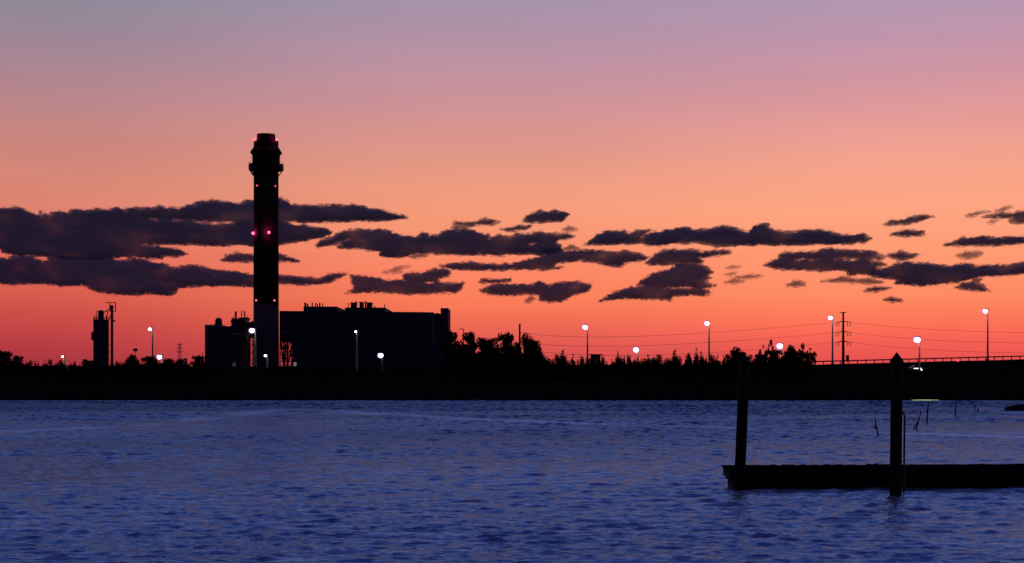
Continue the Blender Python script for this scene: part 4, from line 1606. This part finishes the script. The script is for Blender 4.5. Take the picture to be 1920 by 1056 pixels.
DPR = 30.6
pr_ = piling('piling', 1679.6, 872, 1681.4, 682, 660.5, 10.9, 12.8, DPR, 'upright dock piling with a peaked cap standing clear of the land', 935)
b = MB()
xa, za = X(1696.2, DPR), Z(781, DPR)
b.tube([(X(1688, DPR), DPR, Z(772, DPR)), (X(1692.5, DPR), DPR, Z(773.5, DPR)), (X(1695.3, DPR), DPR, Z(776.5, DPR)), (xa, DPR, za), (X(1695.2, DPR), DPR, Z(872, DPR)),
        (X(1695.0, DPR), DPR, Z(924, DPR)), (X(1693.5, DPR), DPR, Z(930, DPR)), (X(1688, DPR), DPR, Z(931, DPR))], .021, 8)
b.build('guide_pipe', M['dark_steel'], pr_, True)
DPL = 32.2
piling('piling', 1388, 872, 1395.8, 684, 670, 10.2, 11.2, DPL, 'leaning dock piling at the outer end of the dock', 935)


# ------------------------------------------------------------------ stakes, islet
def stake(label, segs, base_row, r=.03):  # lower part of each post is shaped as its water reflection
    D = F * H / (base_row - HZ)
    p0 = segs[0][0]
    t = thing('stake', (X(p0[0], D), D, 0), label, 'stake', 'old stakes standing in the shallows')
    b = MB()
    for sg in segs:
        pts = [(X(p, D), D, Z(q, D)) for p, q in sg]
        b.tube(pts, [r * (1.1 - .4 * i / max(1, len(pts) - 1)) for i in range(len(pts))], 7)
    b.build('post', M['wood'], t)
    return t


stake('bent old stake left of the upright dock piling', [[(1647.5, 821), (1645, 808), (1642.5, 799), (1641, 783)], [(1643, 804), (1638.5, 797)]], 819, .035)
stake('forked leaning stake just right of the upright dock piling', [[(1717.5, 808), (1722, 790), (1727.5, 770)], [(1712.5, 805), (1721.5, 789)]], 806, .035)
stake('tall straight stake right of the forked stake', [[(1737.8, 797), (1739.5, 768), (1741, 751)]], 795, .04)
stake('straight stake midway to the mud islet', [[(1791.0, 782), (1791.8, 764), (1793, 751.5)]], 780, .045)
stake('short thin stake nearest to the mud islet', [[(1827.5, 774), (1828, 760)]], 773, .04)
stake('stub of a stake at the end of the bright water strip', [[(1833, 775), (1833.5, 765.5)]], 773, .06)

D = F * H / (771 - HZ)
b = MB()
g = random.Random(8)
xa, xb = X(1885, D), X(2010, D)
nx, ny = 30, 8
vs, fs = [], []
for j in range(ny + 1):
    for i in range(nx + 1):
        u, w = i / nx, j / ny
        hgt = .58 * (sin(pi * u) ** .25) * (sin(pi * w) ** .7) + (g.uniform(-.03, .04) if 0 < i < nx and 0 < j < ny else 0) - .06
        vs.append((xa + (xb - xa) * u + g.uniform(-.04, .04), D - .6 + 1.8 * w + .3 * sin(4 * u), hgt))
for j in range(ny):
    for i in range(nx):
        a = j * (nx + 1) + i
        fs.append((a, a + 1, a + nx + 2, a + nx + 1))
n0 = len(vs)
vs += [(xa - .3, D - .9, -.6), (xb + .3, D - .9, -.6), (xb + .3, D + 1.8, -.6), (xa - .3, D + 1.8, -.6)]
fs += [(n0 + 3, n0 + 2, n0 + 1, n0)]
b.add(vs, fs)
tag(b.build('mud_islet', M['rock'], loc=((xa + xb) / 2, D + 2, 0), smooth=True), 'low dark mud islet cut by the right edge', 'islet', kind='thing')

# pale strip for gleaming water by the islet, added glow strip for shore glint
g = random.Random(5)
D = F * H / (770.3 - HZ)
xa, xb = X(1833, D), X(1892, D)
b = MB()
nx, ny = 26, 6
vs, fs = [], []
for j in range(ny + 1):
    for i in range(nx + 1):
        u, w = i / nx, j / ny
        hgt = .27 * (sin(pi * u) ** .4) * (sin(pi * w) ** .8) - .03 + (g.uniform(-.012, .012) if 0 < i < nx and 0 < j < ny else 0)
        vs.append((xa + (xb - xa) * u, D - 1.2 + 3.4 * w + .25 * sin(5 * u), hgt))
for j in range(ny):
    for i in range(nx):
        a = j * (nx + 1) + i
        fs.append((a, a + 1, a + nx + 2, a + nx + 1))
n0 = len(vs)
vs += [(xa - .2, D - 1.5, -.5), (xb + .2, D - 1.5, -.5), (xb + .2, D + 2.5, -.5), (xa - .2, D + 2.5, -.5)]
b.add(vs, fs)
tag(b.build('gleam_strip', mat('pale_gleam', (0.82, 0.81, 0.80), 0.95, var=.06, spec=0.1), loc=((xa + xb) / 2, D, 0), smooth=True), 'thin pale strip for gleaming water touching the dark mud islet at the right', 'gleam_strip', kind='thing')  # bright reflection on the water put into a pale colour and shape

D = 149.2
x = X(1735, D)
t = thing('waterline_glint', (x, D, 0), 'glowing strip standing in for the yellow green glint at the far waterline right of the upright piling', 'glint')
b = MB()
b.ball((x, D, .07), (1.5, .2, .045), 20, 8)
b.build('lens', glow('yellow_green_glint', (0.62, 0.70, 0.20), .7), t, True)  # glowing ellipsoid added in place of a reflection, no lamp there
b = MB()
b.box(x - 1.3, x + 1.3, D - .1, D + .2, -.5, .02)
b.build('added_glint_base', M['dark_steel'], t)  # support added under the glint
